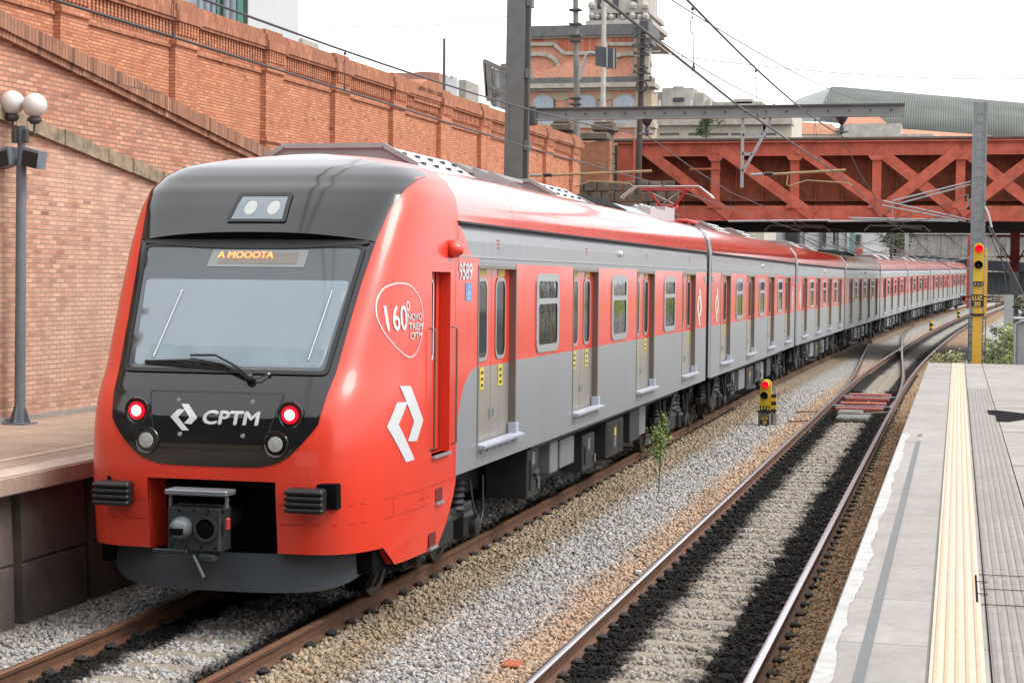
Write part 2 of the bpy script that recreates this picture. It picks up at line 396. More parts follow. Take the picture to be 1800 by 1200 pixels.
# ------------------------------------------------------------------ tracks
RAILP = [(-.075, -.165), (.075, -.165), (.07, -.145), (.013, -.125), (.011, -.045), (.035, -.035), (.037, -.006), (.028, 0), (-.028, 0), (-.037, -.006), (-.035, -.035), (-.011, -.045), (-.013, -.125), (-.07, -.145)]
def rail_mb(path, headm=1):
    mb = MB(); n = len(RAILP); P = [Vector(p) for p in path]
    for i, p in enumerate(P):
        d = (P[min(i+1, len(P)-1)]-P[max(i-1, 0)]); d.z = 0; d.normalize(); u = Vector((d.y, -d.x, 0))
        for (a, z) in RAILP: mb.v.append(tuple(p+u*a+Vector((0, 0, z))))
    for i in range(len(P)-1):
        for k in range(n):
            mb.f.append((i*n+k, i*n+(k+1) % n, (i+1)*n+(k+1) % n, (i+1)*n+k)); mb.m.append(headm if k in (6, 7, 8) else 0)
    mb.f.append(tuple(range(n))[::-1]); mb.m.append(0); mb.f.append(tuple(range((len(P)-1)*n, len(P)*n))); mb.m.append(0)
    return mb
def railpath(off, y0, y1, step=None):
    ys = []; y = y0
    while y < y1: ys.append(y); y += 1.5 if y < 60 else 4
    ys.append(y1)
    out = []
    for y in ys:
        dx = (cx(y+.5)-cx(y-.5)); out.append((cx(y)+off*math.sqrt(1+dx*dx), y-off*dx, ez(y)))
    return out
SG = 'sleepers under the tracks'
def sleeper_mb(x, y):
    mb = MB(); z = ez(y)+GZ
    mb.bbox((x-.36, y-.11, z-.10), (x+.36, y+.11, z+.018), .02, 0)
    for s in (-1, 1):
        mb.bbox((x+s*.362, y-.11, z-.10), (x+s*1.28, y+.12, z-.004), .02, 1)
        for t in (-1, 1):
            mb.bbox((x+s*.835+t*.085-.03, y-.07, z+.02), (x+s*.835+t*.085+.03, y+.07, z+.06), .015, 1)
            mb.sphere((x+s*.835+t*.12, y, z+.035), .036, 1, 8, (1, 1.2, .55))
    return mb
def track(name, label, off, y0, y1, headm, sl):
    r = thing(name, label, 'railway track', (cx(y0)+off, y0, 0), 'tracks')
    for s in (-.835, .835):
        rail_mb(railpath(off+s, y0, y1)).build('rail', [m_rust, headm], r, smooth=35)
    first = None
    for k, y in enumerate(sl):
        if first is None:
            first = sleeper_mb(off, y).build('sleeper', [m_tieC, m_tieD], r); y00 = y; x00 = off; z00 = ez(y)
        else:
            c = first.copy(); COL.objects.link(c); c.parent = r; c.location = (cx(y)+off-x00-cx(y00), y-y00, ez(y)-z00)
    return r
track('railway_track', 'track under the red train, rust-brown rails, nearest the brick wall', 0, 5, 420, m_headr, [y for y in np.arange(11.2, 47, .56)])
track('railway_track', 'shiny-railed empty track running beside the right platform', 4.115, 5, 420, m_head, [y for y in np.arange(11.2, 66, .56)])
for i, (o, lb) in enumerate(((8.6, 'first far track right of the yellow post, curving away'), (12.6, 'middle far track curving away behind the platform end'), (16.6, 'outermost far track curving away near the fence'))):
    track('railway_track', lb, o, 96+i*8, 420, m_headr, [])
# turnout
r = thing('turnout', 'crossover rails curving from the platform track across to the train track', 'railway switch', (4.1, 48, 0))
cen = [(46, 4.115), (52, 4.105), (60, 4.0), (70, 3.70), (78, 3.43), (87, 3.15), (95, 2.90), (102, 2.72), (110, 2.6), (118, 2.6), (126, 2.75), (136, 3.0)]
def ci(y): return float(np.interp(y, [a for a, b in cen], [b for a, b in cen]))
def cis(y): return sum(ci(y+d) for d in (-3, -1.5, 0, 1.5, 3))/5
for s, y0, y1 in ((-.835, 49, 104), (.835, 46.5, 128)):
    rail_mb([(cis(y)+s+(-.05 if (s > 0 and y < 49) else 0), y, ez(y)-.003) for y in np.arange(y0, y1, 1.5)]).build('closure_rail', [m_rust, m_head], r, smooth=35)
    g = [(cis(y)+s*.88 if s > 0 else cis(y)+s+.09, y, ez(y)-.003) for y in (np.arange(84, 90, 1.) if s > 0 else np.arange(97, 103, 1.))]
    rail_mb(g).build('check_rail', [m_rust, m_headr], r, smooth=35)
for y, w in ((52.4, .16), (50.6, .14), (48.6, .2), (46.6, .16)):
    mb = MB(); mb.bbox((3.52, y-w, -.13), (4.72, y+w, -.02), .02); mb.box((3.7, y-w-.02, -.10), (4.5, y-w-.004, -.03), 0)
    mb.build('switch_bearer', m_swred, r)
mb = MB()
for y in (51.6, 47.6):
    mb = MB(); mb.tube([(3.35, y, -.06), (4.88, y, -.06)], .022)
    for x in (3.55, 4.6): mb.bbox((x-.13, y-.08, -.12), (x+.13, y+.08, -.03))
    mb.build('stretcher_rod', m_undlt, r)
m_mot = mat('switch box grey', (.20, .20, .18), .8, var=.4, sc=8)
mb = MB(); mb.bbox((3.75, 43.0, -.12), (4.5, 44.0, -.01), .03); mb.build('cover_box', m_mot, r)
mb = MB(); mb.bbox((3.7, 44.3, -.12), (4.3, 45.2, .02), .03); mb.tube([(4.25, 44.8, -.05), (4.9, 45.6, -.05)], .02); mb.build('switch_motor', m_mot, r)
for a_, b_ in (((3.25, 45.6, -.08), (2.6, 45.5, -.1)), ((3.3, 42.5, -.08), (2.7, 42.3, -.1))): mb = MB(); mb.tube([a_, b_], .015); mb.build('bonding_cable', m_rust, r)

# ------------------------------------------------------------------ platforms
def plat_mat(name, c, sx, sy, joint=.012, dark=.5, plane=True):
    q = NT(name); tc = q.n('TexCoord'); br = q.n('TexBrick'); br.offset = 0
    for k, v in (('Scale', 1), ('Mortar Size', joint), ('Mortar Smooth', .1), ('Brick Width', sx), ('Row Height', sy)): br.inputs[k].default_value = v
    br.inputs['Color1'].default_value = (*[k*.93 for k in c], 1); br.inputs['Color2'].default_value = (*[k*1.05 for k in c], 1)
    br.inputs['Mortar'].default_value = (*[k*dark for k in c], 1)
    q.l(tc.outputs['Object'], br.inputs['Vector'])
    n = q.noise(tc.outputs['Object'], 1.1, 6, .65); n2 = q.noise(tc.outputs['Object'], 14, 5, .7)
    col = q.mix(1.0, br.outputs['Color'], q.ramp(n, [(.3, .80), (.7, 1.10)]), 'MULTIPLY')
    col = q.mix(1.0, col, q.ramp(n2, [(.3, .86), (.7, 1.07)]), 'MULTIPLY')
    col = q.mix(q.ramp(q.noise(tc.outputs['Object'], .45, 4, .6), [(.55, 0), (.8, .35)]), col, (.26, .22, .18))
    vo = q.n('TexVoronoi'); vo.inputs['Scale'].default_value = 2.6; q.l(tc.outputs['Object'], vo.inputs['Vector'])
    col = q.mix(q.ramp(vo.outputs['Distance'], [(.03, .5), (.05, 0)]), col, [k*.35 for k in c])
    col = q.mix(q.ramp(q.noise(q.coord((3.5, .35, 1)), 1.3, 7, .75), [(.5, 0), (.75, .35)]), col, [k*.55 for k in c])
    q.bump(n2, .15, .004); return q.out(col, .75, 0, .3)
m_plat = plat_mat('platform slab', (.42, .39, .36), 3.2, 1.35, .008)
m_platL = plat_mat('left platform tile', (.58, .43, .33), .4, .4, .006, .75)
m_platside = mat('platform edge concrete', (.30, .24, .18), .9, var=.45, sc=6, bump=.3)
m_edge = NT('worn white edge paint')
_q = m_edge; m_edge = _q.out(_q.ramp(_q.noise(_q.coord(), 9, 6), [(.35, (.44, .43, .41)), (.6, (.58, .58, .57))]), .7)
m_dkstrip = mat('dark anti-slip strip', (.17, .18, .185), .8, var=.15, sc=20)
m_tact = mat('pale yellow tactile tile', (.70, .56, .43), .65, var=.08, sc=8)
m_tactr = mat('worn tactile ridge', (.62, .44, .30), .7, var=.2, sc=30)
m_rib = mat('worn brown ribbed tile', (.28, .245, .21), .8, var=.25, sc=6)
m_hole = mat('dark hole', (.012, .010, .012), .95, spec=.05)
PX = 5.86; PE = 43.3
pb = MB(); pb.bbox((PX, -6, 1.10), (26, PE, 1.30), .012, 0); pb.box((PX+.16, -6, -.3), (26, PE-.15, 1.10), 1)
plat = pb.build('platform', [m_plat, m_platside], kind='structure')
def strip(name, mt, pts, parent, z=1.304, th=None):
    mb = MB(); n = len(pts)//2
    mb.add([(x, y, z) for x, y in pts], [(i, i+1, 2*n-2-i, 2*n-1-i) for i in range(n-1)])
    return mb.build(name, mt, parent)
ys = np.arange(-5, 22.8, .11); L = [(PX+.012, y) for y in ys]
w = [(.085+.014*math.sin(y*1.7)+.009*math.sin(y*5.1+1)+random.uniform(-.010, .010)) for y in ys]
strip('edge_paint', m_edge, L+[(PX+.012+ww, y) for y, ww in list(zip(ys, w))[::-1]], plat)
strip('anti_slip_strip', m_dkstrip, [(6.065, -5), (6.065, 21.7), (6.117, 21.7), (6.117, -5)], plat)
strip('anti_slip_patch', m_dkstrip, [(6.065, 22.4), (6.065, 22.75), (6.12, 22.75), (6.12, 22.4)], plat)
mb = MB(); mb.box((6.41, -6, 1.29), (6.672, PE-.03, 1.308), 0)
for k in range(5):
    x = 6.437+k*.0505
    for y in np.arange(-6, 30, .3): mb.add([(x-.010, y, 1.309), (x+.010, y, 1.309), (x+.010, y+.297, 1.309), (x-.010, y+.297, 1.309), (x-.006, y, 1.3125), (x+.006, y, 1.3125), (x+.006, y+.297, 1.3125), (x-.006, y+.297, 1.3125)], [(0, 4, 7, 3), (4, 5, 6, 7), (5, 1, 2, 6), (0, 1, 5, 4)], 1)
    mb.box((x-.01, 30, 1.3085), (x+.01, PE-.03, 1.3105), 1)
mb.build('tactile_strip', [m_tact, m_tactr], plat)
mb = MB()
for k in range(7):
    x = 6.712+k*.052
    mb.box((x, -6, 1.302), (x+.026, 33, 1.3055), 0)
mb.build('ribbed_tile_band', m_rib, plat)
mb = MB()
for x in (6.70, 7.083): mb.box((x-.004, -6, 1.3015), (x+.004, PE-.1, 1.3035))
for y in (10.75, 11.3, 11.85): mb.box((6.675, y-.006, 1.3062), (9, y+.006, 1.3082))
for y in (11.1, 11.55): mb.box((6.64, y-.008, 1.3085), (6.72, y+.008, 1.311))
mb.box((6.645, 10.8, 1.309), (6.66, 11.8, 1.3115))
for y in (16.0, 19.1, 23.4, 27.9): mb.box((7.09, y-.006, 1.3062), (9, y+.006, 1.3082))
mb.build('cover_joint', m_hole, plat)
mb = MB(); mb.add([(6.955, 27.3, 1.3065), (7.08, 27.45, 1.3065), (7.6, 26.75, 1.3065), (7.9, 26.4, 1.3065), (7.9, 25.5, 1.3065), (7.43, 25.7, 1.3065), (7.2, 25.15, 1.3065), (7.05, 25.2, 1.3065), (7.06, 26.3, 1.3065), (6.97, 26.5, 1.3065)], [tuple(range(10))])
mb.build('broken_slab_hole', m_hole, plat)
# left platform
LX = -1.93
pb = MB(); pb.bbox((-12, -4, 1.12), (LX, 60, 1.30), .015, 0); pb.box((-12, -4, -.4), (LX-.42, 60, 1.12), 2)
for y in np.arange(9.6, 40, 1.45):
    pb.prism([(LX-.42, -.3), (LX-.13, -.3), (LX-.15, .40), (LX-.17, .41), (LX-.17, .43), (LX-.15, .44), (LX-.18, 1.12), (LX-.42, 1.12)], 1, y, y+1.28, 1)  # ribbed concrete face panels
platL = pb.build('platform', [m_platL, m_concdk, m_soffit], kind='structure')
# prism axes above are (x,z)
strip('edge_line', mat('left platform line', (.74, .60, .44), .7, var=.08), [(-2.78, 0), (-2.78, 58), (-2.68, 58), (-2.68, 0)], platL)
strip('edge_slab', mat('left platform coping', (.62, .51, .42), .8, var=.2, sc=4), [(LX-.36, -2), (LX-.36, 58), (LX-.012, 58), (LX-.012, -2)], platL)

# ------------------------------------------------------------------ brick walls
K = .0259
def ux(Y, off=0): return -9+K*Y+off
def lx(Y, off=0): return -5.55+K*Y+off
# upper wall
r = thing('brick_wall', 'tall orange brick wall with pilasters and a dentil cornice, above the ramp wall', 'wall', (ux(20), 20, 1))
Y0, Y1 = 10, 66
mb = MB(); mb.add([(ux(Y0), Y0, 1), (ux(Y1), Y1, 1), (ux(Y1), Y1, 8.05), (ux(Y0), Y0, 8.05), (ux(Y0)-.6, Y0, 1), (ux(Y1)-.6, Y1, 1), (ux(Y1)-.6, Y1, 8.05), (ux(Y0)-.6, Y0, 8.05)], [(0, 1, 2, 3), (4, 5, 6, 7), (1, 5, 6, 2), (0, 4, 7, 3)])
mb.build('wall_face', m_brickU, r)
PIL = [15.0, 19.2, 23.35, 27.54, 31.85, 36.2, 40.3, 44.45, 48.5, 52.5, 56.5, 60.4, 64.3]
for y in PIL:
    mb = MB()
    def slab(o, a, b, z0, z1, m=0): mb.add([(ux(a, .0), a, z0), (ux(b, .0), b, z0), (ux(b, o), b, z0), (ux(a, o), a, z0), (ux(a, .0), a, z1), (ux(b, .0), b, z1), (ux(b, o), b, z1), (ux(a, o), a, z1)], [(0,3,2,1),(4,5,6,7),(0,1,5,4),(1,2,6,5),(2,3,7,6),(3,0,4,7)], m)
    slab(.13, y, y+.95, 1, 7.55); slab(.17, y-.03, y+.98, 7.55, 7.62, 0); slab(.15, y-.01, y+.96, 7.62, 8.0)
    slab(.17, y-.03, y+.98, 6.05, 6.13, 0) if y > 30 else None
    for k in range(7): slab(.20, y+.03+k*.13, y+.10+k*.13, 7.76, 8.0)
    slab(.23, y-.05, y+1.0, 8.0, 8.2, 1); slab(.18, y-.02, y+.97, 8.2, 8.34, 1); slab(.11, y, y+.95, 8.34, 8.45, 1)
    mb.build('pilaster', [m_brickU, m_copingU], r)
mb = MB(); y = Y0
while y < Y1-.2:
    if not any(p-.08 < y < p+1.0 for p in PIL):
        mb.bar((ux(y, .045), y, 7.72), (ux(y, .045), y, 8.0), .075, .075)
    y += .135
mb.build('dentil_course', m_brickU, r)
mb = MB()
def run(mb, o0, o1, z0, z1, a=Y0, b=Y1, m=0, f=None): 
    f = f or ux
    mb.add([(f(a, o0), a, z0), (f(b, o0), b, z0), (f(b, o1), b, z0), (f(a, o1), a, z0), (f(a, o0), a, z1), (f(b, o0), b, z1), (f(b, o1), b, z1), (f(a, o1), a, z1)], [(0,3,2,1),(4,5,6,7),(0,1,5,4),(1,2,6,5),(2,3,7,6),(3,0,4,7)], m)
run(mb, .0, .045, 7.50, 7.56); run(mb, -.0, .14, 8.0, 8.06); run(mb, -.62, .17, 8.06, 8.2); run(mb, -.6, .12, 8.2, 8.34); run(mb, -.55, .06, 8.34, 8.42)
mb.build('coping', m_copingU, r)
mb = MB(); N_ = 14
for k in range(N_):
    f = lambda t: (46.2+2.3*t, 8.06+.58*math.sin(min(1, t*1.35)*math.pi/2)**.8)
    (ya_, za_), (yb_, zb_) = f(k/N_), f((k+1)/N_)
    mb.add([(ux(ya_, -.5), ya_, 7.9), (ux(yb_, -.5), yb_, 7.9), (ux(yb_, .12), yb_, 7.9), (ux(ya_, .12), ya_, 7.9), (ux(ya_, -.5), ya_, za_), (ux(yb_, -.5), yb_, zb_), (ux(yb_, .12), yb_, zb_), (ux(ya_, .12), ya_, za_)], [(0,3,2,1),(4,5,6,7),(0,1,5,4),(1,2,6,5),(2,3,7,6),(3,0,4,7)], 0)
mb.build('swept_coping', m_copingU, r)
# lower ramp wall
r = thing('ramp_wall', 'worn brick ramp wall with sloping brick coping standing on the left platform', 'wall', (lx(20), 20, 1.3))
A0, A1 = 12, 48
ztop = lambda y: 6.16-.130*(y-20); zst = lambda y: 5.10-.130*(y-20)
def sl(mb, o0, o1, f0, f1, a=A0, b=A1, m=0, seg=24, jit=0):
    for k in range(seg):
        p, q = a+(b-a)*k/seg, a+(b-a)*(k+1)/seg; j = random.uniform(-jit, jit)
        mb.add([(lx(p, o0), p, f0(p)), (lx(q, o0), q, f0(q)), (lx(q, o1+j), q, f0(q)), (lx(p, o1+j), p, f0(p)), (lx(p, o0), p, f1(p)+j), (lx(q, o0), q, f1(q)+j), (lx(q, o1+j), q, f1(q)+j), (lx(p, o1+j), p, f1(p)+j)], [(0,3,2,1),(4,5,6,7),(0,1,5,4),(1,2,6,5),(2,3,7,6),(3,0,4,7)], m)
mb = MB(); sl(mb, -.5, 0, lambda y: 1.28, zst); mb.build('lower_brick_face', m_brickL, r)
mb = MB(); sl(mb, -.5, .01, zst, lambda y: ztop(y)); mb.build('upper_brick_face', m_brick, r)
mb = MB(); sl(mb, 0, .07, lambda y: zst(y)-.03, lambda y: zst(y)+.16, seg=150, jit=.012); mb.build('string_course', m_string, r)
mb = MB(); sl(mb, -.5, .10, lambda y: ztop(y)-.09, lambda y: ztop(y)+.0, seg=90, jit=.006); sl(mb, -.52, .14, lambda y: ztop(y), lambda y: ztop(y)+.20, seg=300, jit=.008); mb.build('coping', m_coping, r)
mb = MB(); run(mb, 0, .05, 1.30, 1.37, A0, A1, 0, lx); mb.build('plinth', m_conc, r)
# wall continuing beyond the ramp: stone pillars and a panel up to the bridge
def pillar(name, lab, x0, x1, y, z0, z1):
    r = thing(name, lab, 'pillar', ((x0+x1)/2, y, z0)); mb = MB(); z = z0; k = 0
    while z < z1-.05:
        h = min(.42, z1-z); j = .03 if k % 2 else 0
        mb.bbox((x0+j, y-.5+j, z), (x1-j+random.uniform(-.03, .03), y+.5, z+h-.015), .03); z += h; k += 1
    mb.build('shaft', m_stone, r)
    mb = MB(); mb.bbox((x0-.14, y-.65, z1), (x1+.14, y+.6, z1+.3), .06); mb.bbox((x0-.05, y-.56, z1+.3), (x1+.05, y+.5, z1+.42), .04); mb.build('capital', m_stone, r)
p = at(978, 345, 71); q = at(1003, 232, 71); pillar('stone_pillar', 'dark stone pillar at the end of the brick wall, left of the other pillar', p.x, q.x-.0, 71, 1, q.z)
p = at(1048, 345, 76); q = at(1078, 232, 76); pillar('stone_pillar', 'dark stone pillar touching the left end of the red bridge', p.x, q.x, 76, 1, q.z)
r = thing('abutment_wall', 'short brick wall panel with stone base between two stone pillars', 'wall', (-8.5, 74, 1))
a = at(995, 300, 74); b = at(1055, 300, 74)
mb = MB(); mb.box((a.x-.3, 74, 1), (b.x+.4, 74.5, at(1000, 250, 74).z)); mb.build('wall_face', brick_mat('abutment brick', (.44, .135, .06), (.56, .20, .09), (.5, .3, .2), plane='xz', dirt=.1), r)
mb = MB(); z = at(1000, 318, 74).z
for k in range(10):
    for j in range(9): mb.bbox((a.x-.3+j*.55+(k % 2)*.2, 73.9, z-.45*k-.45), (a.x+.2+j*.55+(k % 2)*.2, 74.05, z-.45*k-.02), .03)
zz = at(1000, 246, 74).z; mb.bbox((a.x-.3, 73.85, zz), (b.x+.3, 74.6, zz+.3), .04); mb.build('stone_base', m_stone, r)
# street terrace behind the walls (fills up to street level)
mb = MB(); mb.box((-120, 66.5, -1), (-9.5, 75.2, 8.3)); mb.box((-120, -10, -1), (-9.7, 66.5, 7.2)); mb.build('terrace', m_concdk, kind='structure')

# ------------------------------------------------------------------ road bridge
BY = 78.0
r = thing('road_bridge', 'rusty red steel truss road bridge crossing over the train', 'bridge', (3, BY, 5.8))
XL, XR = -8.1, 17.5
mb = MB(); mb.box((XL, BY-.12, 8.56), (XR, BY, 9.12)); mb.box((XL, BY-.30, 9.12), (XR, BY+.3, 9.17)); mb.build('top_chord', m_bridge, r)
mb = MB(); mb.tube([(XL-1, BY-.1, 9.26), (XR, BY-.1, 9.24)], .09, 8); mb.box((XL, BY+.3, 9.1), (XR, 96, 9.2)); mb.build('deck_edge_pipe', m_deck, r)
mb = MB(); mb.box((XL, BY-.12, 5.80), (XR, BY, 6.42)); mb.box((XL, BY-.32, 5.77), (XR, BY+.4, 5.80)); mb.build('bottom_chord', m_bridge, r)
vx = [-3.78, -.37, 3.08, 6.53, 9.98, 13.4]
mb = MB(); mb.box((XL, BY-.15, 5.83), (-7.02, BY-.004, 9.11)); mb.build('end_plate', m_bridge, r)
for x in vx:
    mb = MB(); mb.box((x-.19, BY-.10, 6.42), (x+.19, BY+.02, 8.56)); mb.box((x-.015, BY+.02, 6.42), (x+.015, BY+.5, 8.56)); mb.build('vertical', m_bridge, r)
def dg(a, b, dy): 
    mb = MB(); mb.bar((a[0], BY-.14+dy, a[1]), (b[0], BY-.14+dy, b[1]), .46, .05, up=(0, 1, 0)); mb.build('diagonal', m_bridge, r)
dg((-6.95, 8.9), (-3.1, 5.98), -.02); dg((-3.6, 8.9), (.45, 5.98), -.02); dg((-.25, 8.9), (3.9, 5.98), -.02)
for a, b in ((3.1, 6.5), (6.55, 9.98), (10, 13.4)):
    dg((a+.0, 8.8), (b+.0, 6.1), .0); dg((b+.0, 8.8), (a+.0, 6.1), -.06)
for x in vx[:6]:
    for z in (8.45, 6.5):
        mb = MB(); mb.prism([(x-.38, z-.18), (x+.38, z-.18), (x+.24, z+.10), (x-.24, z+.10)] if z < 7 else [(x-.24, z-.10), (x+.24, z-.10), (x+.38, z+.12), (x-.38, z+.12)], 1, BY-.215, BY-.20); mb.build('gusset_plate', m_bridge, r)
mb = MB()
for x in np.arange(XL+.1, XR, .16):
    for z in (9.02, 8.66, 6.32, 5.90): mb.sphere((x, BY-.125, z), .018, 0, 6)
mb.build('rivets', m_bridge, r)
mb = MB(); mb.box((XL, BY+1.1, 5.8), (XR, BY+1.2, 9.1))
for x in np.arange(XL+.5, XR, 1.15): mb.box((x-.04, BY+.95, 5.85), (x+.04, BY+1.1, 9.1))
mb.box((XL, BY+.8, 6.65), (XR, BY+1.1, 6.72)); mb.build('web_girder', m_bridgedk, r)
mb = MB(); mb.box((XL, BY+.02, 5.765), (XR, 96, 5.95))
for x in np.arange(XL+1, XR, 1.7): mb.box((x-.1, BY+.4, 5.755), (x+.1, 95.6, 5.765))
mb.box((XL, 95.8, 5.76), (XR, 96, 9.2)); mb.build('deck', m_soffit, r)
mb = MB(); mb.bar((-4.9, BY-.2, 8.0), (-3.55, BY-.2, 8.02), .07); mb.build('side_rail', m_bridge, r)
mb = MB(); mb.tube([(-7.35, BY-.35, 5.9), (-7.32, BY-.35, 9.3)], .05, 8); mb.build('drain_pipe', m_bridge, r)
# abutments (mostly hidden)
mb = MB(); mb.box((-14, 78.2, -.5), (-8.0, 96, 9.1)); o = mb.build('bridge_abutment', m_concdk, None); tag(o, 'dark stone abutment under the left end of the red bridge', 'abutment')

# ------------------------------------------------------------------ train
Fz = [.3,.6,1.2,1.4,1.7,1.93,2.1,2.3,2.7,3.1,3.5,3.8,4.0,4.15,4.25,4.35,4.41,4.45]
Fy = [15.3,15.12,15.04,15.03,15.04,15.09,15.17,15.33,15.57,15.81,16.06,16.27,16.44,16.64,16.84,17.2,17.5,17.78]
Rz = [0,3.76,3.85,4.0,4.15,4.25,4.32,4.38,4.42,4.45]; Rx = [1.525,1.525,1.52,1.49,1.40,1.28,1.1,.8,.4,.01]
YB = 17.78; MM = 3.0
def nW(z): return float(np.interp(z, Rz, Rx))
def nF(z): return float(np.interp(z, Fz, Fy))
def nN(z): return float(np.interp(z, [2.3, 3.4], [8, 11]))
def nS(x, z):
    W, F = nW(z), nF(z); s = min(1, abs(x)/W); return YB-(YB-F)*(1-s**nN(z))**(1/MM)
def nX(y, z):
    F = nF(z); q = min(1, max(0, (YB-y)/(YB-F))); return nW(z)*(1-q**MM)**(1/nN(z))
def front(x, z, off=0.0):                     # point of the nose surface seen from the front
    e = .01; y = nS(x, z); gx = (nS(x+e, z)-nS(x-e, z))/(2*e); gz = (nS(x, z+e)-nS(x, z-e))/(2*e)
    n = Vector((gx, -1, gz)).normalized(); return Vector((x, y, z))+n*off
def side(y, z, off=0.0):                      # point of the nose flank
    e = .01; x = nX(y, z); gy = (nX(y+e, z)-nX(y-e, z))/(2*e)
    n = Vector((1, -gy, 0)).normalized(); return Vector((x, y, z))+n*off
def inside(p, poly):
    c = False; j = len(poly)-1
    for i in range(len(poly)):
        if (poly[i][1] > p[1]) != (poly[j][1] > p[1]) and p[0] < (poly[j][0]-poly[i][0])*(p[1]-poly[i][1])/(poly[j][1]-poly[i][1])+poly[i][0]: c = not c
        j = i
    return c
def patch(mb, outer, fn, holes=(), step=.08, m=0):   # fill a 2D outline and lay it on a curved surface
    def dens(pl):
        o = []
        for i in range(len(pl)):
            a, b = Vector(pl[i]), Vector(pl[(i+1) % len(pl)]); n = max(1, int((b-a).length/step))
            o += [a+(b-a)*k/n for k in range(n)]
        return o
    loops = [dens(outer)]+[dens(h) for h in holes]; vs = []; ed = []
    for L in loops:
        n0 = len(vs); vs += L; ed += [(n0+i, n0+(i+1) % len(L)) for i in range(len(L))]
    xs = [p[0] for p in outer]; zs = [p[1] for p in outer]
    for a in np.arange(min(xs)+step/2, max(xs), step):
        for b in np.arange(min(zs)+step/2, max(zs), step):
            if inside((a, b), outer) and not any(inside((a, b), h) for h in holes): vs.append(Vector((a, b)))
    co, _, fs, *_r = geometry.delaunay_2d_cdt([Vector(v) for v in vs], ed, [], 0, 1e-5)
    ff = []
    for t in fs:
        c = sum((co[i] for i in t), Vector((0, 0)))/len(t)
        if inside(c, outer) and not any(inside(c, h) for h in holes): ff.append(t)
    mb.add([fn(p[0], p[1]) for p in co], ff, m)
def rrect(x0, x1, z0, z1, r, n=5):
    o = []
    for cx_, cz_, a0 in ((x1-r, z1-r, 0), (x0+r, z1-r, 90), (x0+r, z0+r, 180), (x1-r, z0+r, 270)):
        for k in range(n+1):
            a = R_(a0+90*k/n); o.append((cx_+r*math.cos(a), cz_+r*math.sin(a)))
    return o
def roundpoly(pl, r, n=4):
    o = []; N = len(pl)
    for i in range(N):
        p, a, b = Vector(pl[i]), Vector(pl[i-1]), Vector(pl[(i+1) % N])
        u = (a-p).normalized(); v = (b-p).normalized(); s = p+u*r; e = p+v*r
        for k in range(n+1):
            t = k/n; o.append(tuple(s*(1-t)**2+p*2*t*(1-t)+e*t*t))
    return o
def ringpoly(c, ru, rv, n=28): return [(c[0]+ru*math.cos(2*math.pi*k/n), c[1]+rv*math.sin(2*math.pi*k/n)) for k in range(n)]
def text2d(body, w, h, bold=0.0, sx=None):
    cu = bpy.data.curves.new('t', 'FONT'); cu.body = body; cu.offset = bold; cu.resolution_u = 3
    o = bpy.data.objects.new('t', cu); COL.objects.link(o); bpy.context.view_layer.update()
    me = bpy.data.meshes.new_from_object(o.evaluated_get(bpy.context.evaluated_depsgraph_get()))
    v = [(p.co.x, p.co.y) for p in me.vertices]; f = [tuple(q.vertices) for q in me.polygons]
    bpy.data.objects.remove(o); bpy.data.curves.remove(cu); bpy.data.meshes.remove(me)
    x0, x1 = min(p[0] for p in v), max(p[0] for p in v); y0, y1 = min(p[1] for p in v), max(p[1] for p in v)
    return [((p[0]-x0)/(x1-x0)*w, (p[1]-y0)/(y1-y0)*h) for p in v], f
def textmesh(mb, body, w, h, fn, bold=0.0, m=0):
    v, f = text2d(body, w, h, 0); d = h*bold*2.2
    V_ = lambda a, b: Vector(fn(a, b)); nr = (V_(.02, 0)-V_(0, 0)).cross(V_(0, .02)-V_(0, 0)).normalized()
    for k, (i, j) in enumerate(((0, 0), (-1, 0), (1, 0), (0, 1), (0, -1), (.7, .7), (-.7, -.7))):
        if k and not bold: break
        mb.add([V_(a+i*d, b+j*d*.7)+nr*.0005*k for a, b in v], f, m)
DIA_A = [(16.04, 2.157), (16.29, 2.144), (16.63, 1.795), (16.45, 1.606), (16.21, 1.626), (16.37, 1.80), (16.185, 1.994)]
DIA_B = [(15.966, 2.007), (16.214, 1.997), (15.994, 1.798), (16.394, 1.436), (16.17, 1.43), (15.75, 1.795)]
def dia(u0, u1, v0, v1):
    f = lambda L: [(u0+(a-15.75)/.88*(u1-u0), v0+(b-1.43)/.727*(v1-v0)) for a, b in L]
    return f(DIA_A), f(DIA_B)

ROOF = [(Rx[i], Rz[i]) for i in range(1, len(Rz))]
def car_body(mb, y0, y1, doors, gap, sgn, W=1.525):
    """one flank: grey lower and upper metal, red band, openings at the doors"""
    x = W*sgn; t = .10*sgn; z0, zr, zh, zt = 1.137, 2.22, 3.385, 3.745
    edges = [y0]+[e for d in doors for e in (d-gap, d+gap)]+[y1]
    for i in range(0, len(edges), 2):
        a, b = edges[i], edges[i+1]
        mb.box((x, a, z0), (x-t, b, zr), 0); mb.box((x, a, zr), (x-t, b, 3.335), 1)
    for d in doors:
        mb.box((x, d-gap, z0), (x-t, d+gap, 1.36), 0)
        mb.box((x-.005*sgn, d-gap, 3.285), (x-t, d+gap, 3.335), 0)
    mb.box((x, y0, 3.335), (x-t, y1, 3.39), 0)
    mb.box((x+.012*sgn, y0, 3.39), (x-t, y1, 3.405), 2)
    mb.add([(x, y0, 3.405), (x, y1, 3.405), (x, y1, 3.56), (x, y0, 3.56), (x-.018*sgn, y1, 3.66), (x-.018*sgn, y0, 3.66), (x-.055*sgn, y1, zt), (x-.055*sgn, y0, zt)],
           [(0, 1, 2, 3), (3, 2, 4, 5), (5, 4, 6, 7)], 0)
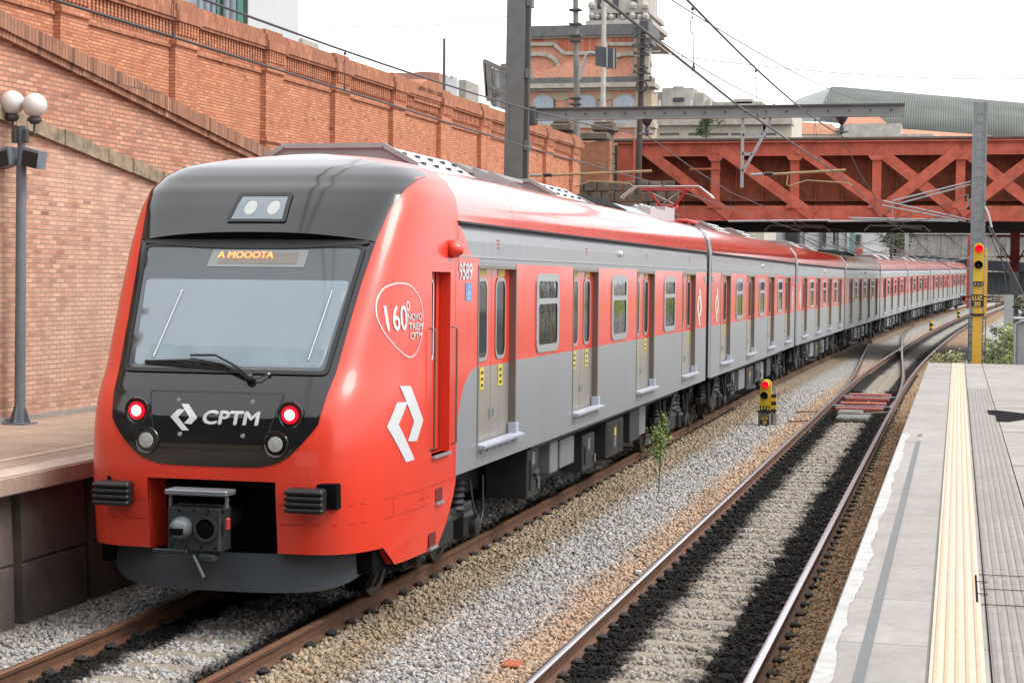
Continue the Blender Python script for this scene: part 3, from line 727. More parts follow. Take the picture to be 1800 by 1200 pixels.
def gcar(y0, y1, doors, lead=False, root=None, panto=False, hv=()):
    r = root; gap = .86
    mb = MB()
    for s in (1, -1): car_body(mb, y0, y1, doors, gap, s)
    mb.box((-1.44, y0, 1.14), (1.44, y1, 1.2), 3)
    for y, on in ((y0, not lead), (y1, True)):
        if on:
            prof = [(1.525, 1.137), (1.525, 3.7)]+ROOF; full = prof+[(-a, b) for a, b in prof[::-1]]
            mb.prism(full, 1, y, y+(.03 if y == y0 else -.03), 0)
    mb.build('body_shell', [m_grey, m_redside, m_alu, m_under], r)
    # roof
    mb = MB(); pr = [(1.545, 3.755)]+ROOF; pr = pr+[(-a, b) for a, b in pr[::-1]]
    ya = y0+(0 if lead else .01)
    n = len(pr); seams = list(np.linspace(ya, y1-.01, 9))
    for i in range(8):
        a, b = seams[i]+(.006 if i else 0), seams[i+1]-.006
        mb.add([(p[0], a, p[1]) for p in pr]+[(p[0], b, p[1]) for p in pr], [(k, k+1, n+k+1, n+k) for k in range(n-1)], 0)
        if i: mb.add([(p[0]*.996, seams[i]-.006, p[1]-.004) for p in pr]+[(p[0]*.996, seams[i]+.006, p[1]-.004) for p in pr], [(k, k+1, n+k+1, n+k) for k in range(n-1)], 1)
    for s in (1, -1): mb.box((s*1.548, y0, 3.735), (s*1.49, y1, 3.757), 1)
    mb.build('roof', [m_redroof, m_under], r, smooth=40)
    # doors, right flank in full, left flank plainly
    for d in doors:
        for s in (1, -1):
            dm = MB(); X = 1.448*s; e = .006
            for a, b in ((d-gap, d-.006), (d+.006, d+gap)):
                dm.box((X, a, 2.20), (X-.04*s, b, 3.285), 1); dm.box((X, a, 1.36), (X-.04*s, b, 2.20), 0)
            dm.box((X-.02*s, d-.006, 1.36), (X-.04*s, d+.006, 3.285), 2)
            for yy, q in ((d-gap, 1), (d+gap, -1)):
                dm.box((1.530*s, yy-.012*q, 1.36), (X, yy+.035*q, 3.285), 3)
            dm.box((1.530*s, d-gap, 3.275), (X, d+gap, 3.31), 3)
            do = dm.build('door', [m_steel, m_redside, m_rubber, m_steeldk], r)
            for c in (d-.42, d+.40):
                wm = MB(); f = lambda a, b: (X+.010*s, a, b)
                patch(wm, rrect(c-.235, c+.235, 2.26, 3.18, .14), f, [rrect(c-.195, c+.195, 2.30, 3.14, .11)], .5, 0)
                patch(wm, rrect(c-.195, c+.195, 2.30, 3.14, .11), lambda a, b: (X+.004*s, a, b), (), .5, 1)
                wm.build('door_window', [m_alu, m_doorglass], do)
            if s > 0:
                for c in (d-.40, d+.42):
                    sm = MB(); sm.box((X+.003, c-.15, 3.195), (X+.006, c+.16, 3.275)); sm.build('warning_sticker', m_yell, do)
                    sm = MB(); sm.box((X+.003, c-.10, 1.95), (X+.006, c+.09, 2.19), 0)
                    for q_ in range(3): sm.box((X+.0065, c-.05, 1.98+q_*.07), (X+.008, c+.05, 2.01+q_*.07), 1)
                    sm.build('warning_sticker', [m_yell, m_insul], do)
                hm = MB(); hm.tube([(X+.02, d-.07, 1.62), (X+.02, d-.07, 1.72)], .012); hm.tube([(X+.02, d+.07, 1.62), (X+.02, d+.07, 1.72)], .012); hm.build('handle', m_alu, do)
            st = MB(); st.prism([(1.50*s, 1.33), (1.615*s, 1.345), (1.62*s, 1.372), (1.50*s, 1.385)], 1, d-gap, d+gap+.10, 0)
            st.box((1.527*s, d-gap, 1.235), (1.535*s, d+gap, 1.335), 1)
            st.box((1.46*s, d+gap-.10, 1.36), (1.56*s, d+gap+.03, 1.50), 0)
            for k in range(6): st.box((1.536*s, d-gap+.12+k*.29, 1.275), (1.539*s, d-gap+.145+k*.29, 1.295), 2)
            st.build('door_step', [m_step, m_grey, m_under], r)
    wc = [(doors[i]+doors[i+1])/2+.03 for i in range(3)]
    for c in wc:
        for s in (1, -1):
            wm = MB(); X = 1.525*s
            hs = [rrect(c-.52, c+.52, 2.36, 2.86, .07), rrect(c-.52, c+.52, 2.93, 3.14, .05)]
            out = rrect(c-.635, c+.635, 2.265, 3.235, .15)
            patch(wm, out, lambda a, b: (X+.016*s, a, b), hs, .6, 0)
            n = len(out); wm.add([(X, a, b) for a, b in out]+[(X+.016*s, a, b) for a, b in out], [(k, (k+1) % n, n+(k+1) % n, n+k) for k in range(n)], 0)
            wo_ = wm.build('window', m_alu, r)
            pm = MB()
            for h in hs: patch(pm, h, lambda a, b: (X+.006*s, a, b), (), .6, 0)
            pm.build('pane', m_glass, wo_)
    # small marks above the doors
    mk = MB()
    for d in doors:
        for z in (3.50, 3.54, 3.58): mk.box((1.527, d-.06, z), (1.529, d+.04, z+.018))
    mk.build('door_marking', m_panto, r)
    for d in (doors[1]+2.45,):
        lm = MB(); lm.lathe((1.515, d, 3.56), [(.05, 0), (.05, .02), (.035, .06), (.0, .07)], 'x', 12, 0); lm.sphere((1.57, d+.03, 3.555), .025, 1, 8); lm.build('side_lamp', [m_white, m_panto], r)
    # bogies
    L = y1-y0
    for bc in (y0+.35 if lead else y0+2.6, y1-2.75):
        bo = thing('bogie', None, None, (0, bc, 0)); bo.parent = r
        fm = MB()
        for s in (1, -1):
            fm.bbox((s*1.05, bc-1.5, .50), (s*1.22, bc+1.5, .66), .03, 0); fm.bbox((s*1.0, bc-.55, .30), (s*1.26, bc+.55, .62), .04, 0)
            for a in (-1.12, 1.12):
                fm.bbox((s*1.05, bc+a-.2, .28), (s*1.30, bc+a+.2, .58), .04, 0); fm.lathe((s*1.30, bc+a, .42), [(.12, 0), (.12, .07), (.07, .09)], 'x', 12, 0)
                for k in range(5): fm.lathe((s*1.17, bc+a-.25, .60+k*.07), [(.09, 0), (.12, .035), (.09, .07)], 'z', 12, 1)
            fm.tube([(s*1.25, bc-.3, .55), (s*1.3, bc-.2, .95), (s*1.3, bc+.25, 1.0), (s*1.28, bc+.3, 1.12)], .035, 8, 0)
            fm.tube([(s*1.32, bc-1.4, .98), (s*1.32, bc-1.35, .50), (s*1.36, bc-1.0, .36)], .045, 8, 0)
            fm.lathe((s*1.15, bc, .78), [(.18, -.1), (.22, -.05), (.18, 0), (.22, .05), (.18, .1), (.18, .3)], 'z', 14, 0)
            fm.tube([(s*1.33, bc+.9, .95), (s*1.37, bc+.95, .62), (s*1.36, bc+1.25, .42), (s*1.34, bc+1.45, .55), (s*1.32, bc+1.5, .95)], .014, 6, 1)
        fm.bbox((-1.12, bc-.22, .44), (1.12, bc+.22, .60), .03, 0)
        fm.build('bogie_frame', [m_under, m_undbox], bo, smooth=35)
        for a in (-1.12, 1.12):
            for s in (.85, -.85):
                wm = MB(); wm.lathe((s, bc+a, .42), [(.0, -.06), (.45, -.06), (.45, -.035), (.42, -.03), (.42, .06), (.34, .06), (.33, .03), (.14, .03), (.12, .09), (0, .09)] if s > 0 else [(.0, .06), (.45, .06), (.45, .035), (.42, .03), (.42, -.06), (.34, -.06), (.33, -.03), (.14, -.03), (.12, -.09), (0, -.09)], 'x', 28)
                wm.build('wheel', m_wheel, bo, smooth=35)
    # underfloor equipment
    def ub(ya, yb, za, zb, m, x=1.36, name='underfloor_box', det=None):
        q = MB(); q.bbox((x-.55, ya, za), (x, yb, zb), .015, 0)
        if det == 'louvre':
            for k in range(13):
                z = za+.05+k*(zb-za-.1)/13; q.box((x+.001, ya+.06, z), (x+.012, ya+.42, z+.016), 1); q.box((x+.001, yb-.42, z), (x+.012, yb-.06, z+.016), 1)
            q.box((x+.001, (ya+yb)/2-.08, (za+zb)/2+.02), (x+.006, (ya+yb)/2+.06, zb-.12), 2); q.box((x+.001, (ya+yb)/2-.08, za+.14), (x+.006, (ya+yb)/2+.06, (za+zb)/2), 3)
        if det == 'label': q.box((x+.001, (ya+yb)/2-.08, zb-.22), (x+.006, (ya+yb)/2+.08, zb-.06), 3); q.tube([(x+.02, ya+.08, za+.1), (x+.02, ya+.08, zb-.15)], .014, 6, 1); q.tube([(x+.02, yb-.08, za+.08), (x+.02, yb-.08, za+.2)], .02, 6, 3)
        for k in (ya+.1, yb-.1): q.box((x-.3, k-.03, zb), (x-.24, k+.03, 1.15), 1)
        q.build(name, [m, m_under, m_yell, m_undlt], r)
    c = (y0+y1)/2; o = y0-17.78 if lead else None
    if lead:
        ub(21.75, 22.35, .42, 1.05, m_undbox, 1.34, det='label'); ub(23.05, 23.5, .60, 1.02, m_undlt, 1.34); ub(23.75, 24.65, .60, .99, m_undlt, 1.32)
        ub(25.25, 26.1, .40, .92, m_undbox, 1.32, det='label'); ub(26.95, 28.35, .43, .99, m_undbox, 1.34, det='louvre'); ub(29.2, 30.1, .48, 1.0, m_undbox, 1.3); ub(30.3, 31.0, .5, 1.0, m_undlt, 1.25)
    else:
        ub(c-4.6, c-3.9, .45, 1.0, m_undbox, 1.33, det='label'); ub(c-3.3, c-2.1, .5, 1.0, m_undlt); ub(c-1.7, c-.2, .42, .98, m_undbox, det='louvre'); ub(c+.3, c+1.6, .5, 1.0, m_undbox, det='label'); ub(c+2.1, c+2.9, .45, .95, m_undlt, 1.3); ub(c+3.2, c+4.2, .5, 1., m_undbox)
    pp = MB()
    for yy in (y0+4.2, c-5.2, c+4.9):
        pp.tube([(1.30, yy, 1.12), (1.32, yy+.02, .80), (1.34, yy+.25, .62), (1.30, yy+.5, .72)], .022, 6, 0); pp.sphere((1.34, yy+.1, .72), .06, 1, 8); pp.sphere((1.33, yy+.3, .62), .05, 1, 8)
    pp.box((-1.05, y0+4.2, .40), (1.0, y1-4.6, 1.13), 0); pp.box((-.7, y0+.6, .55), (.7, y1-.6, 1.13), 0)  # hidden wide box, lowered to block light and darken the ballast
    pp.tube([(1.4, y0+3.8, 1.08), (1.4, y1-3.8, 1.08)], .03, 6, 1)
    pp.build('pipes_and_light_block', [m_under, m_undbox], r, smooth=40)
    # roof units
    for (a, b) in hv:
        h = MB(); zt = 4.57
        P0 = [(-.95, 4.36), (-.62, zt), (.52, zt), (.88, 4.36)]
        h.prism(P0, 1, a, b, 0)
        h.add([(.525, a+.05, zt+.004), (.885, a+.05, 4.364), (.885, b-.05, 4.364), (.525, b-.05, zt+.004)], [(0, 1, 2, 3)], 1)
        for k in range(int((b-a)/.5)):
            for t in (.3, .75):
                yy = a+.3+k*.5+(.2 if t > .5 else 0); xx = .525+.36*t; zz = zt+.010-(zt-4.36)*t
                h.box((xx-.035, yy-.05, zz-.03), (xx+.035, yy+.05, zz+.006), 2)
        h.bar((-.62, a-.01, zt+.01), (.52, a-.01, zt+.01), .05, .05, 0); h.bar((.52, a-.01, zt+.01), (.9, a-.01, 4.37), .05, .05, 0); h.bar((-.62, a-.01, zt+.01), (-.95, a-.01, 4.37), .05, .05, 0)
        h.build('air_conditioner', [m_hvac, m_hvacw, m_rubber], r)
    return r

CARG = 'cars of the red commuter train'
y0, y1 = 17.78, 36.64
lead = thing('train_car', 'nearest driving car of the train, with red cab nose, black face and CPTM lettering', 'train car', (0, 17.78, 0), CARG)
D1 = [19.46, 24.37, 29.28, 34.19]
gcar(y0, y1, D1, True, lead, hv=((18.4, 20.9), (25.2, 27.6)))
fr = MB()
for y in (21.5, 22.3, 23.1): 
    fr.bar((.42, y, 4.57), (.88, y+.05, 4.36), .06, .07); 
fr.bar((-.7, 21.5, 4.57), (.42, 21.5, 4.57), .06, .07); fr.bar((.42, 21.5, 4.57), (.42, 25.0, 4.55), .06, .05); fr.bar((-.7, 21.5, 4.57), (-1.0, 21.5, 4.36), .06, .06); fr.box((-.7, 24.2, 4.36), (.35, 25.0, 4.55))
fr.build('roof_frame', m_hvac, lead)
lv = MB(); lv.prism([(-.9, 4.36), (-.6, 4.53), (.55, 4.53), (.9, 4.36)], 1, 28.1, 31.0, 0)
for k in range(16): lv.bar((.57, 28.2+k*.17, 4.53), (.91, 28.2+k*.17, 4.365), .03, .03, 1)
lv.build('louvred_roof_unit', [m_hvac, m_under], lead)
lv = MB(); lv.prism([(-.8, 4.38), (-.5, 4.55), (.45, 4.55), (.8, 4.38)], 1, 31.6, 34.3, 0); lv.box((-.6, 34.5, 4.4), (.7, 36.4, 4.58), 1)
for k in range(8): lv.lathe((.5-.15*(k % 2), 34.6+k*.23, 4.58), [(.035, 0), (.05, .04), (.03, .07)], 'z', 8, 1)
lv.build('roof_equipment', [m_hvac, m_hvacw], lead)

# nose: rows of the plan curve, with the coupler opening and the cab door left open
def nose():
    mb = MB()
    zs = sorted(set([.68, .80, .93, 1.05, 1.12, 1.22, 1.33, 1.42]+list(np.linspace(1.5, 3.15, 18))+[3.23]+list(np.linspace(3.32, 3.76, 6))+[3.85, 3.93, 4.0, 4.06, 4.11, 4.15, 4.20, 4.25, 4.29, 4.32, 4.35, 4.38, 4.40, 4.42, 4.435, 4.445]))
    def tY(y, F): return math.acos(min(1, max(0, (YB-y)/(YB-F)))**(MM/2))
    ncol = (5, 13, 4, 3)
    for s in (1, -1):
        rows = []
        for z in zs:
            W, F, n = nW(z), nF(z), nN(z)
            yend = YB if z >= 1.12 else YB-.62*((1.12-z)/.62)**1.5
            t0 = math.asin((.62/W)**(n/2)) if W > .7 else .1
            t1 = max(tY(16.90, F), t0+.002); t2 = max(tY(min(17.52, yend), F), t1+.001); t3 = max(tY(yend, F), t2+.001) if z < 1.12 else math.pi/2
            br = [0, t0, t1, t2, t3]; row = []
            for b in range(4):
                for k in range(ncol[b]+(b == 3)):
                    u = k/ncol[b]
                    if b == 0:  # even steps of x between the centre and the opening edge
                        x = .62/1.525*W*u; t = math.asin((x/W)**(n/2)) if W > 0 else 0
                    else: t = br[b]+(br[b+1]-br[b])*u
                    row.append((s*W*math.sin(t)**(2/n), YB-(YB-F)*math.cos(t)**(2/MM), z))
            rows.append(row)
        N = len(rows[0]); n0 = len(mb.v); mb.v += [p for r_ in rows for p in r_]
        for j in range(len(zs)-1):
            for i in range(N-1):
                if i < ncol[0] and zs[j] < 1.329: continue
                if ncol[0]+ncol[1] <= i < ncol[0]+ncol[1]+ncol[2] and 1.419 < zs[j] < 3.229: continue
                mb.f.append((n0+j*N+i, n0+j*N+i+1, n0+(j+1)*N+i+1, n0+(j+1)*N+i)); mb.m.append(0)
        # lower side skirt
        def sk(u, v):
            z = .68-.19*v; ya = 15.72+.25*v; yb = YB-.62*((1.12-z)/.62)**1.5; y = ya+(yb-ya)*u
            return (s*(nX(y, .68)-.01*v), y, z)
        mb.grid(sk, 10, 3)
        mb.add([(s*1.40, 15.72, .68), (s*1.2, 15.9, .68), (s*1.2, 16.0, .49), (s*1.42, 15.97, .49)], [(0, 1, 2, 3)])
        # reveals of the cab door
        for ya in (16.90, 17.52): mb.add([(s*nX(ya, 1.42), ya, 1.42), (s*1.40, ya, 1.42), (s*1.40, ya, 3.23), (s*nX(ya, 3.2), ya, 3.23)], [(0, 1, 2, 3)], 0)
        for z in (1.42, 3.23): mb.add([(s*1.53, 16.9, z), (s*1.53, 17.52, z), (s*1.38, 17.52, z), (s*1.38, 16.9, z)], [(0, 1, 2, 3)], 0)
    mb.build('nose_shell', m_red, lead, smooth=50)
nose()
for s in (1, -1):
    q = MB(); q.box((s*1.42, 16.92, 1.44), (s*1.38, 17.30, 3.22), 0); q.box((s*1.43, 17.31, 1.44), (s*1.39, 17.33, 3.22), 1); q.box((s*1.41, 17.33, 1.44), (s*1.38, 17.5, 3.22), 0)
    q.box((s*1.45, 16.90, 1.395), (s*1.56, 17.5, 1.42), 2)
    d = q.build('cab_door', [m_red, m_rubber, m_alu], lead)
    w = MB(); patch(w, rrect(16.94, 17.27, 2.34, 3.16, .07), lambda a, b: (s*1.424, a, b), [rrect(16.97, 17.24, 2.37, 3.13, .05)], .5, 0)
    patch(w, rrect(16.97, 17.24, 2.37, 3.13, .05), lambda a, b: (s*1.422, a, b), (), .5, 1); w.build('cab_door_window', [m_white, m_doorglass], d)
    for y in (16.86, 17.60):
        h = MB(); h.tube([(s*(nX(y, 2.5)), y, 2.68), (s*(nX(y, 2.5)+.05), y, 2.66), (s*(nX(y, 2.5)+.05), y, 1.5), (s*nX(y, 2.5), y, 1.48)], .012); h.build('grab_rail', m_steeldk, lead)
    for ya, yb, za, zb in ((17.04, 17.28, .94, 1.08), (16.84, 17.07, .52, .66)):
        q = MB(); q.box((s*(nX(ya, 1)+.003), ya, za), (s*(nX(ya, 1)+.006), yb, zb), 0); q.box((s*(nX(ya, 1)), ya-.01, za-.02), (s*(nX(ya, 1)+.03), yb+.01, za+.004), 1); q.build('foot_recess', [mat('step recess shade red', (.16, .006, .004), .6), m_alu], lead)  # flat dark red plate; the hollow's shade is in the colour
    q = MB(); q.lathe((s*1.52, 17.50, 3.46), [(.075, 0), (.095, .02), (.085, .07), (.05, .13), (0, .15)], 'x', 18); q.build('marker_lamp', m_red, lead, smooth=True)

# black face
def bm_(z): return float(np.interp(z, [1.45, 1.62, 1.81, 2.05, 2.3, 2.7, 3.1, 3.5, 3.8, 4.0, 4.18, 4.25, 4.45], [.93, .94, .99, 1.03, 1.065, 1.10, 1.14, 1.195, 1.25, 1.32, 1.365, 1.25, .01]))
def zlow(u): return 1.452+.40*abs(u)**5.5
mb = MB()
def fm(u, v):
    U = 2*u-1; zl = zlow(U); z = zl+(3.55-zl)*v; x = U*bm_(z); return front(x, z, .006)
mb.grid(fm, 60, 40, 0)
def bulge_(x, z): return .11*(1-min(1, abs(x)/bm_(z))**2.5)*max(0, 1-(z-3.5)/.6)+.008
def brow(u, v):
    U = 2*u-1; zb0 = 3.50+.022*(1-U*U); z = zb0+(4.448-zb0)*(1-(1-v)**1.6); x = U*min(bm_(z), nW(z)*.985)
    bulge = .11*(1-abs(U)**2.5)*max(0, 1-(z-3.5)/.6)+.008
    return front(x, z, bulge) if z < 4.43 else (x, nS(x, z)-.0, z+.008)
mb.grid(brow, 60, 30, 0)
mb.grid(lambda u, v: tuple(Vector(brow(u, 0))*(1-v)+Vector(front((2*u-1)*bm_(3.5), 3.5, .004))*v), 60, 1, 1)
mb.build('black_face', [m_black, m_soffit], lead, smooth=45)
mb = MB()                                    # black crescent painted for the shade in the gap under the brow
patch(mb, [(-1.15, 3.475)]+[(x, 3.468-.052*(1-(x/1.15)**2)) for x in np.linspace(-1.12, 1.12, 17)]+[(1.15, 3.485), (1.1, 3.515), (-1.1, 3.515)], lambda a, b: front(a, b, .026), (), .08); mb.build('brow_gap_shade', m_rubber, lead)
# windscreen with seal
def wsx(z): return float(np.interp(z, [2.27, 3.46], [1.00, 1.125]))
wout = [(-1.0, 2.27), (1.0, 2.27), (1.125, 3.455), (-1.125, 3.455)]; win = [(-.965, 2.305), (.965, 2.305), (1.085, 3.435), (-1.085, 3.435)]
mb = MB(); patch(mb, roundpoly(wout, .06), lambda a, b: front(a, b, .022), [roundpoly(win, .05)], .08)
ws = mb.build('windscreen', [m_rubber], lead)
inn = [(-.905, 2.335), (.935, 2.335), (1.035, 3.125), (-1.005, 3.125)]
mb = MB(); patch(mb, roundpoly(win, .05), lambda a, b: front(a, b, .014), [roundpoly(inn, .05)], .08); mb.build('tinted_band', m_wsband, ws, smooth=True)
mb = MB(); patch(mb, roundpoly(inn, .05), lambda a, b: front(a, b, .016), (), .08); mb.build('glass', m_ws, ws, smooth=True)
mb = MB(); patch(mb, roundpoly([(-.80, 2.345), (.90, 2.345), (.935, 2.50), (-.78, 2.515)], .02), lambda a, b: front(a, b, .0175), (), .08); mb.build('dashboard', mat('dashboard behind glass', (.25, .33, .38), .1, spec=.6), ws)
mb = MB(); patch(mb, [(-.42, 3.245), (.56, 3.245), (.575, 3.41), (-.395, 3.41)], lambda a, b: front(a, b, .018), (), .08, 0)
patch(mb, [(-.32, 3.275), (.48, 3.275), (.48, 3.385), (-.31, 3.385)], lambda a, b: front(a, b, .020), (), .08, 1)
dp = mb.build('destination_display', [mat('display housing', (.30, .33, .33), .4, var=.05), mat('display glass', (.26, .24, .21), .3, var=.08)], ws)
mb = MB(); textmesh(mb, 'A MOOOTA', .56, .10, lambda a, b: front(-.33+a, 3.325+b*.62, .023), .012); mb.build('led_text', m_led, dp)
for x0, x1 in ((-.72, -.60), (.80, .89)):
    mb = MB(); mb.tube([front(x0, 2.40, .03), front(x1, 3.02, .03)], .006, 6); mb.build('reflection_streak', m_white, ws)  # white rods stand in for bright reflected streaks on the glass
# roof headlamp box
mb = MB(); lo = [(-.305, 3.625), (.305, 3.625), (.275, 3.945), (-.275, 3.945)]; li = [(-.262, 3.655), (.262, 3.655), (.235, 3.905), (-.235, 3.905)]
patch(mb, roundpoly(lo, .03), lambda a, b: front(a, b, bulge_(a, b)+.014), [li], .05, 0); patch(mb, li, lambda a, b: front(a, b, bulge_(a, b)+.010), (), .05, 1)
hb = mb.build('headlamp_window', [m_rubber, m_lensdk], lead)
for x in (-.10, .135):
    mb = MB(); patch(mb, ringpoly((x, 3.775), .062, .075, 20), lambda a, b: front(a, b, bulge_(a, b)+.013), (), .05); mb.build('headlamp', m_lens, hb)
# lower black panel with lettering
pan = roundpoly([(-.535, 1.60), (.50, 1.60), (.665, 2.115), (-.66, 2.115)], .05)
pin = roundpoly([(-.522, 1.612), (.487, 1.612), (.650, 2.102), (-.645, 2.102)], .045)
mb = MB(); patch(mb, pan, lambda a, b: front(a, b, .010), [pin], .08, 0); patch(mb, pin, lambda a, b: front(a, b, .008), (), .08, 1)
cp = mb.build('coupler_cover_panel', [m_rubber, m_black], lead)
A, B = dia(-.41, -.148, 1.765, 2.0); mb = MB()
for L_ in (A, B): patch(mb, L_, lambda a, b: front(a, b, .013), (), .1)
textmesh(mb, 'CPTM', .53, .115, lambda a, b: front(-.095+a+b*.12, 1.83+b, .013), .03); mb.build('front_lettering', m_white, cp)
for x, z in ((-.36, 2.033), (.36, 2.033), (-.305, 1.735), (.305, 1.735)):
    mb = MB(); mb.lathe(tuple(front(x, z, .0)), [(.022, 0), (.022, -.016), (.014, -.016), (.012, -.02)], 'y', 12); mb.build('panel_screw', m_alu, cp)
for s in (1, -1):
    for z, x, nm in ((1.93, .743, 'tail'), (1.67, .625, 'head')):
        c = front(s*x, z, .01); q = MB()
        q.lathe(tuple(c), [(.125, -.004), (.118, -.02), (.098, -.012), (.092, .002), (.02, .004)], 'y', 28, 0); g = q.build('lamp_bezel', m_black, lead, smooth=50)
        q = MB()
        if nm == 'tail':
            q.lathe(tuple(c), [(.080, -.018), (.078, -.024), (.05, -.026), (0, -.027)], 'y', 24, 0); q.lathe(tuple(c), [(.048, -.030), (0, -.032)], 'y', 20, 1)
            q.build('tail_lamp', [m_lampred, m_lampwht], g)
        else:
            q.lathe(tuple(c), [(.070, -.016), (.066, -.022), (0, -.028)], 'y', 24, 0); q.build('white_lamp', [m_lens], g)
# wiper
mb = MB(); F3 = lambda a, b, o: tuple(front(a, b, o))
mb.tube([F3(.30, 2.215, .03), F3(.27, 2.235, .07), F3(.10, 2.325, .08), F3(-.09, 2.405, .07), F3(-.34, 2.405, .06)], [.03, .022, .013, .011, .011], 6)
mb.tube([F3(.26, 2.225, .05), F3(.0, 2.33, .06), F3(-.33, 2.375, .06)], .010, 6)
mb.tube([F3(-.78, 2.355, .04), F3(-.33, 2.36, .05), F3(.06, 2.315, .04)], [.008, .02, .008], 6)
mb.bar(F3(-.79, 2.352, .03), F3(.07, 2.305, .03), .02, .035); mb.sphere(F3(.285, 2.22, .05), .045, 0, 10); mb.tube([F3(.30, 2.21, .03), F3(.38, 2.22, .04), F3(.45, 2.265, .03)], .006, 5); mb.sphere(F3(.455, 2.265, .03), .016, 1, 8)
mb.build('wiper', [m_rubber, m_alu], lead)
# side graphics
mb = MB()
cir = [(15.807, 2.787), (15.83, 2.90), (15.885, 3.0), (15.98, 3.085), (16.15, 3.122), (16.35, 3.10), (16.53, 3.0), (16.62, 2.88), (16.645, 2.75), (16.60, 2.60), (16.50, 2.475), (16.36, 2.415), (16.24, 2.418), (16.10, 2.47), (15.965, 2.547), (15.85, 2.66)]
sm = []
for i in range(len(cir)):                      # smooth the outline (Catmull-Rom)
    p0, p1, p2, p3 = [Vector(cir[(i+k-1) % len(cir)]) for k in range(4)]
    for k in range(4):
        t = k/4; sm.append(tuple(.5*((2*p1)+(p2-p0)*t+(2*p0-5*p1+4*p2-p3)*t*t+(3*p1-p0-3*p2+p3)*t**3)))
c0 = Vector((16.22, 2.77)); inr = [tuple(c0+(Vector(p)-c0)*(1-.012/(Vector(p)-c0).length)) for p in sm]
patch(mb, sm, lambda a, b: side(a, b, .004), [inr], .06)
mb2 = lambda y, z: (lambda a, b: side(y+a, z+b, .004))
textmesh(mb, '160', .345, .235, mb2(15.905, 2.672), .010)
patch(mb, ringpoly((16.29, 2.90), .038, .048, 16), lambda a, b: side(a, b, .004), [ringpoly((16.29, 2.90), .022, .031, 16)], .06)
textmesh(mb, 'NOVO', .34, .066, mb2(16.262, 2.762), .014); textmesh(mb, 'TREM', .33, .066, mb2(16.285, 2.672), .014); textmesh(mb, 'CPTM', .28, .066, mb2(16.31, 2.582), .014)
mb.build('anniversary_emblem', m_white, lead)
mb = MB()
for L_ in (DIA_A, DIA_B): patch(mb, L_, lambda a, b: side(a, b, .005), (), .07)
mb.build('cab_side_logo', m_white, lead)
mb = MB()
A, B = dia(35.25, 35.93, 2.28, 3.01)
for L_ in (A, B): patch(mb, L_, lambda a, b: (1.530, a, b), (), .3)
textmesh(mb, '9589', .50, .17, lambda a, b: (1.530, 17.82+a, 3.155+b), .02); textmesh(mb, '9589', .34, .14, lambda a, b: (1.530, 36.2+a, 3.12+b), .015)
mb.build('car_number', m_white, lead)
mb = MB(); patch(mb, [(18.08, 2.93), (18.30, 2.93), (18.30, 3.12), (18.08, 3.12)], lambda a, b: (1.529, a, b)); mb.build('wheelchair_sign', m_blue, lead)
mb = MB(); textmesh(mb, 'o', .07, .03, lambda a, b: (1.532, 18.15+a, 3.07+b), .02); patch(mb, ringpoly((18.19, 2.985), .055, .038, 16), lambda a, b: (1.532, a, b), [ringpoly((18.19, 2.985), .038, .026, 16)], .1); mb.box((1.531, 18.17, 2.99), (1.533, 18.19, 3.06)); mb.box((1.531, 18.17, 3.01), (1.533, 18.25, 3.02)); mb.build('wheelchair_mark', m_white, lead)
# red sweep over the grey metal behind the cab
mb = MB(); S_ = lambda a, b: (1.5285, a, b)
patch(mb, [(17.78, 3.39), (18.52, 3.39), (18.38, 3.40), (18.25, 3.43), (18.15, 3.49), (18.05, 3.58), (17.92, 3.66), (17.86, 3.70), (17.78, 3.71)], S_, (), .4)
patch(mb, [(17.78, 2.24), (18.60, 2.24), (18.54, 2.222), (18.40, 2.205), (18.27, 2.17), (18.12, 2.10), (18.01, 2.02), (17.90, 1.89), (17.84, 1.77), (17.80, 1.62), (17.78, 1.55)], S_, (), .4)
patch(mb, [(17.78, 3.33), (18.60, 3.33), (18.60, 3.39), (17.78, 3.39)], S_, (), .4); mb.build('red_sweep', m_red, lead)
# panel joints on the apron
mb = MB()
for z in (1.12, .945):
    for s in (1, -1):
        xs = [.64, .8, 1.0, 1.15, 1.25, 1.33]; ysd = [15.75, 15.95, 16.2, 16.5, 16.8, 17.1, 17.4, 17.75]
        pts = [front(s*x, z, .002) for x in xs]+[Vector((s*side(y, z, .002).x, y, z+(.0 if z > 1 else -.0))) for y in ysd if z > 1 or y < 16.9]
        for a, b in zip(pts, pts[1:]): mb.add([a, b, b+Vector((0, 0, .007)), a+Vector((0, 0, .007))], [(0, 1, 2, 3)])
mb.build('apron_joint', mat('dark red joint', (.45, .02, .012), .5), lead)
mb = MB()
for s in (1, -1):
    for ya_, yb_, za_, zb_ in ((17.70, 17.706, 1.15, 3.7), (16.62, 16.626, .95, 1.12), (15.9, 15.906, .95, 1.12)):
        n_ = 14; P0 = [Vector((s*side(ya_, za_+(zb_-za_)*k/n_, .002).x, ya_, za_+(zb_-za_)*k/n_)) for k in range(n_+1)]
        for a, b in zip(P0, P0[1:]): mb.add([a, b, b+Vector((0, .007, 0)), a+Vector((0, .007, 0))], [(0, 1, 2, 3)])
    for k in range(3): c_ = side(16.55+k*.12, 1.03, .002); mb.lathe((s*c_.x, c_.y, c_.z), [(.010, 0), (.008, .003)], 'x', 8)
mb.build('flank_joint', mat('flank joint', (.30, .015, .010), .5), lead)
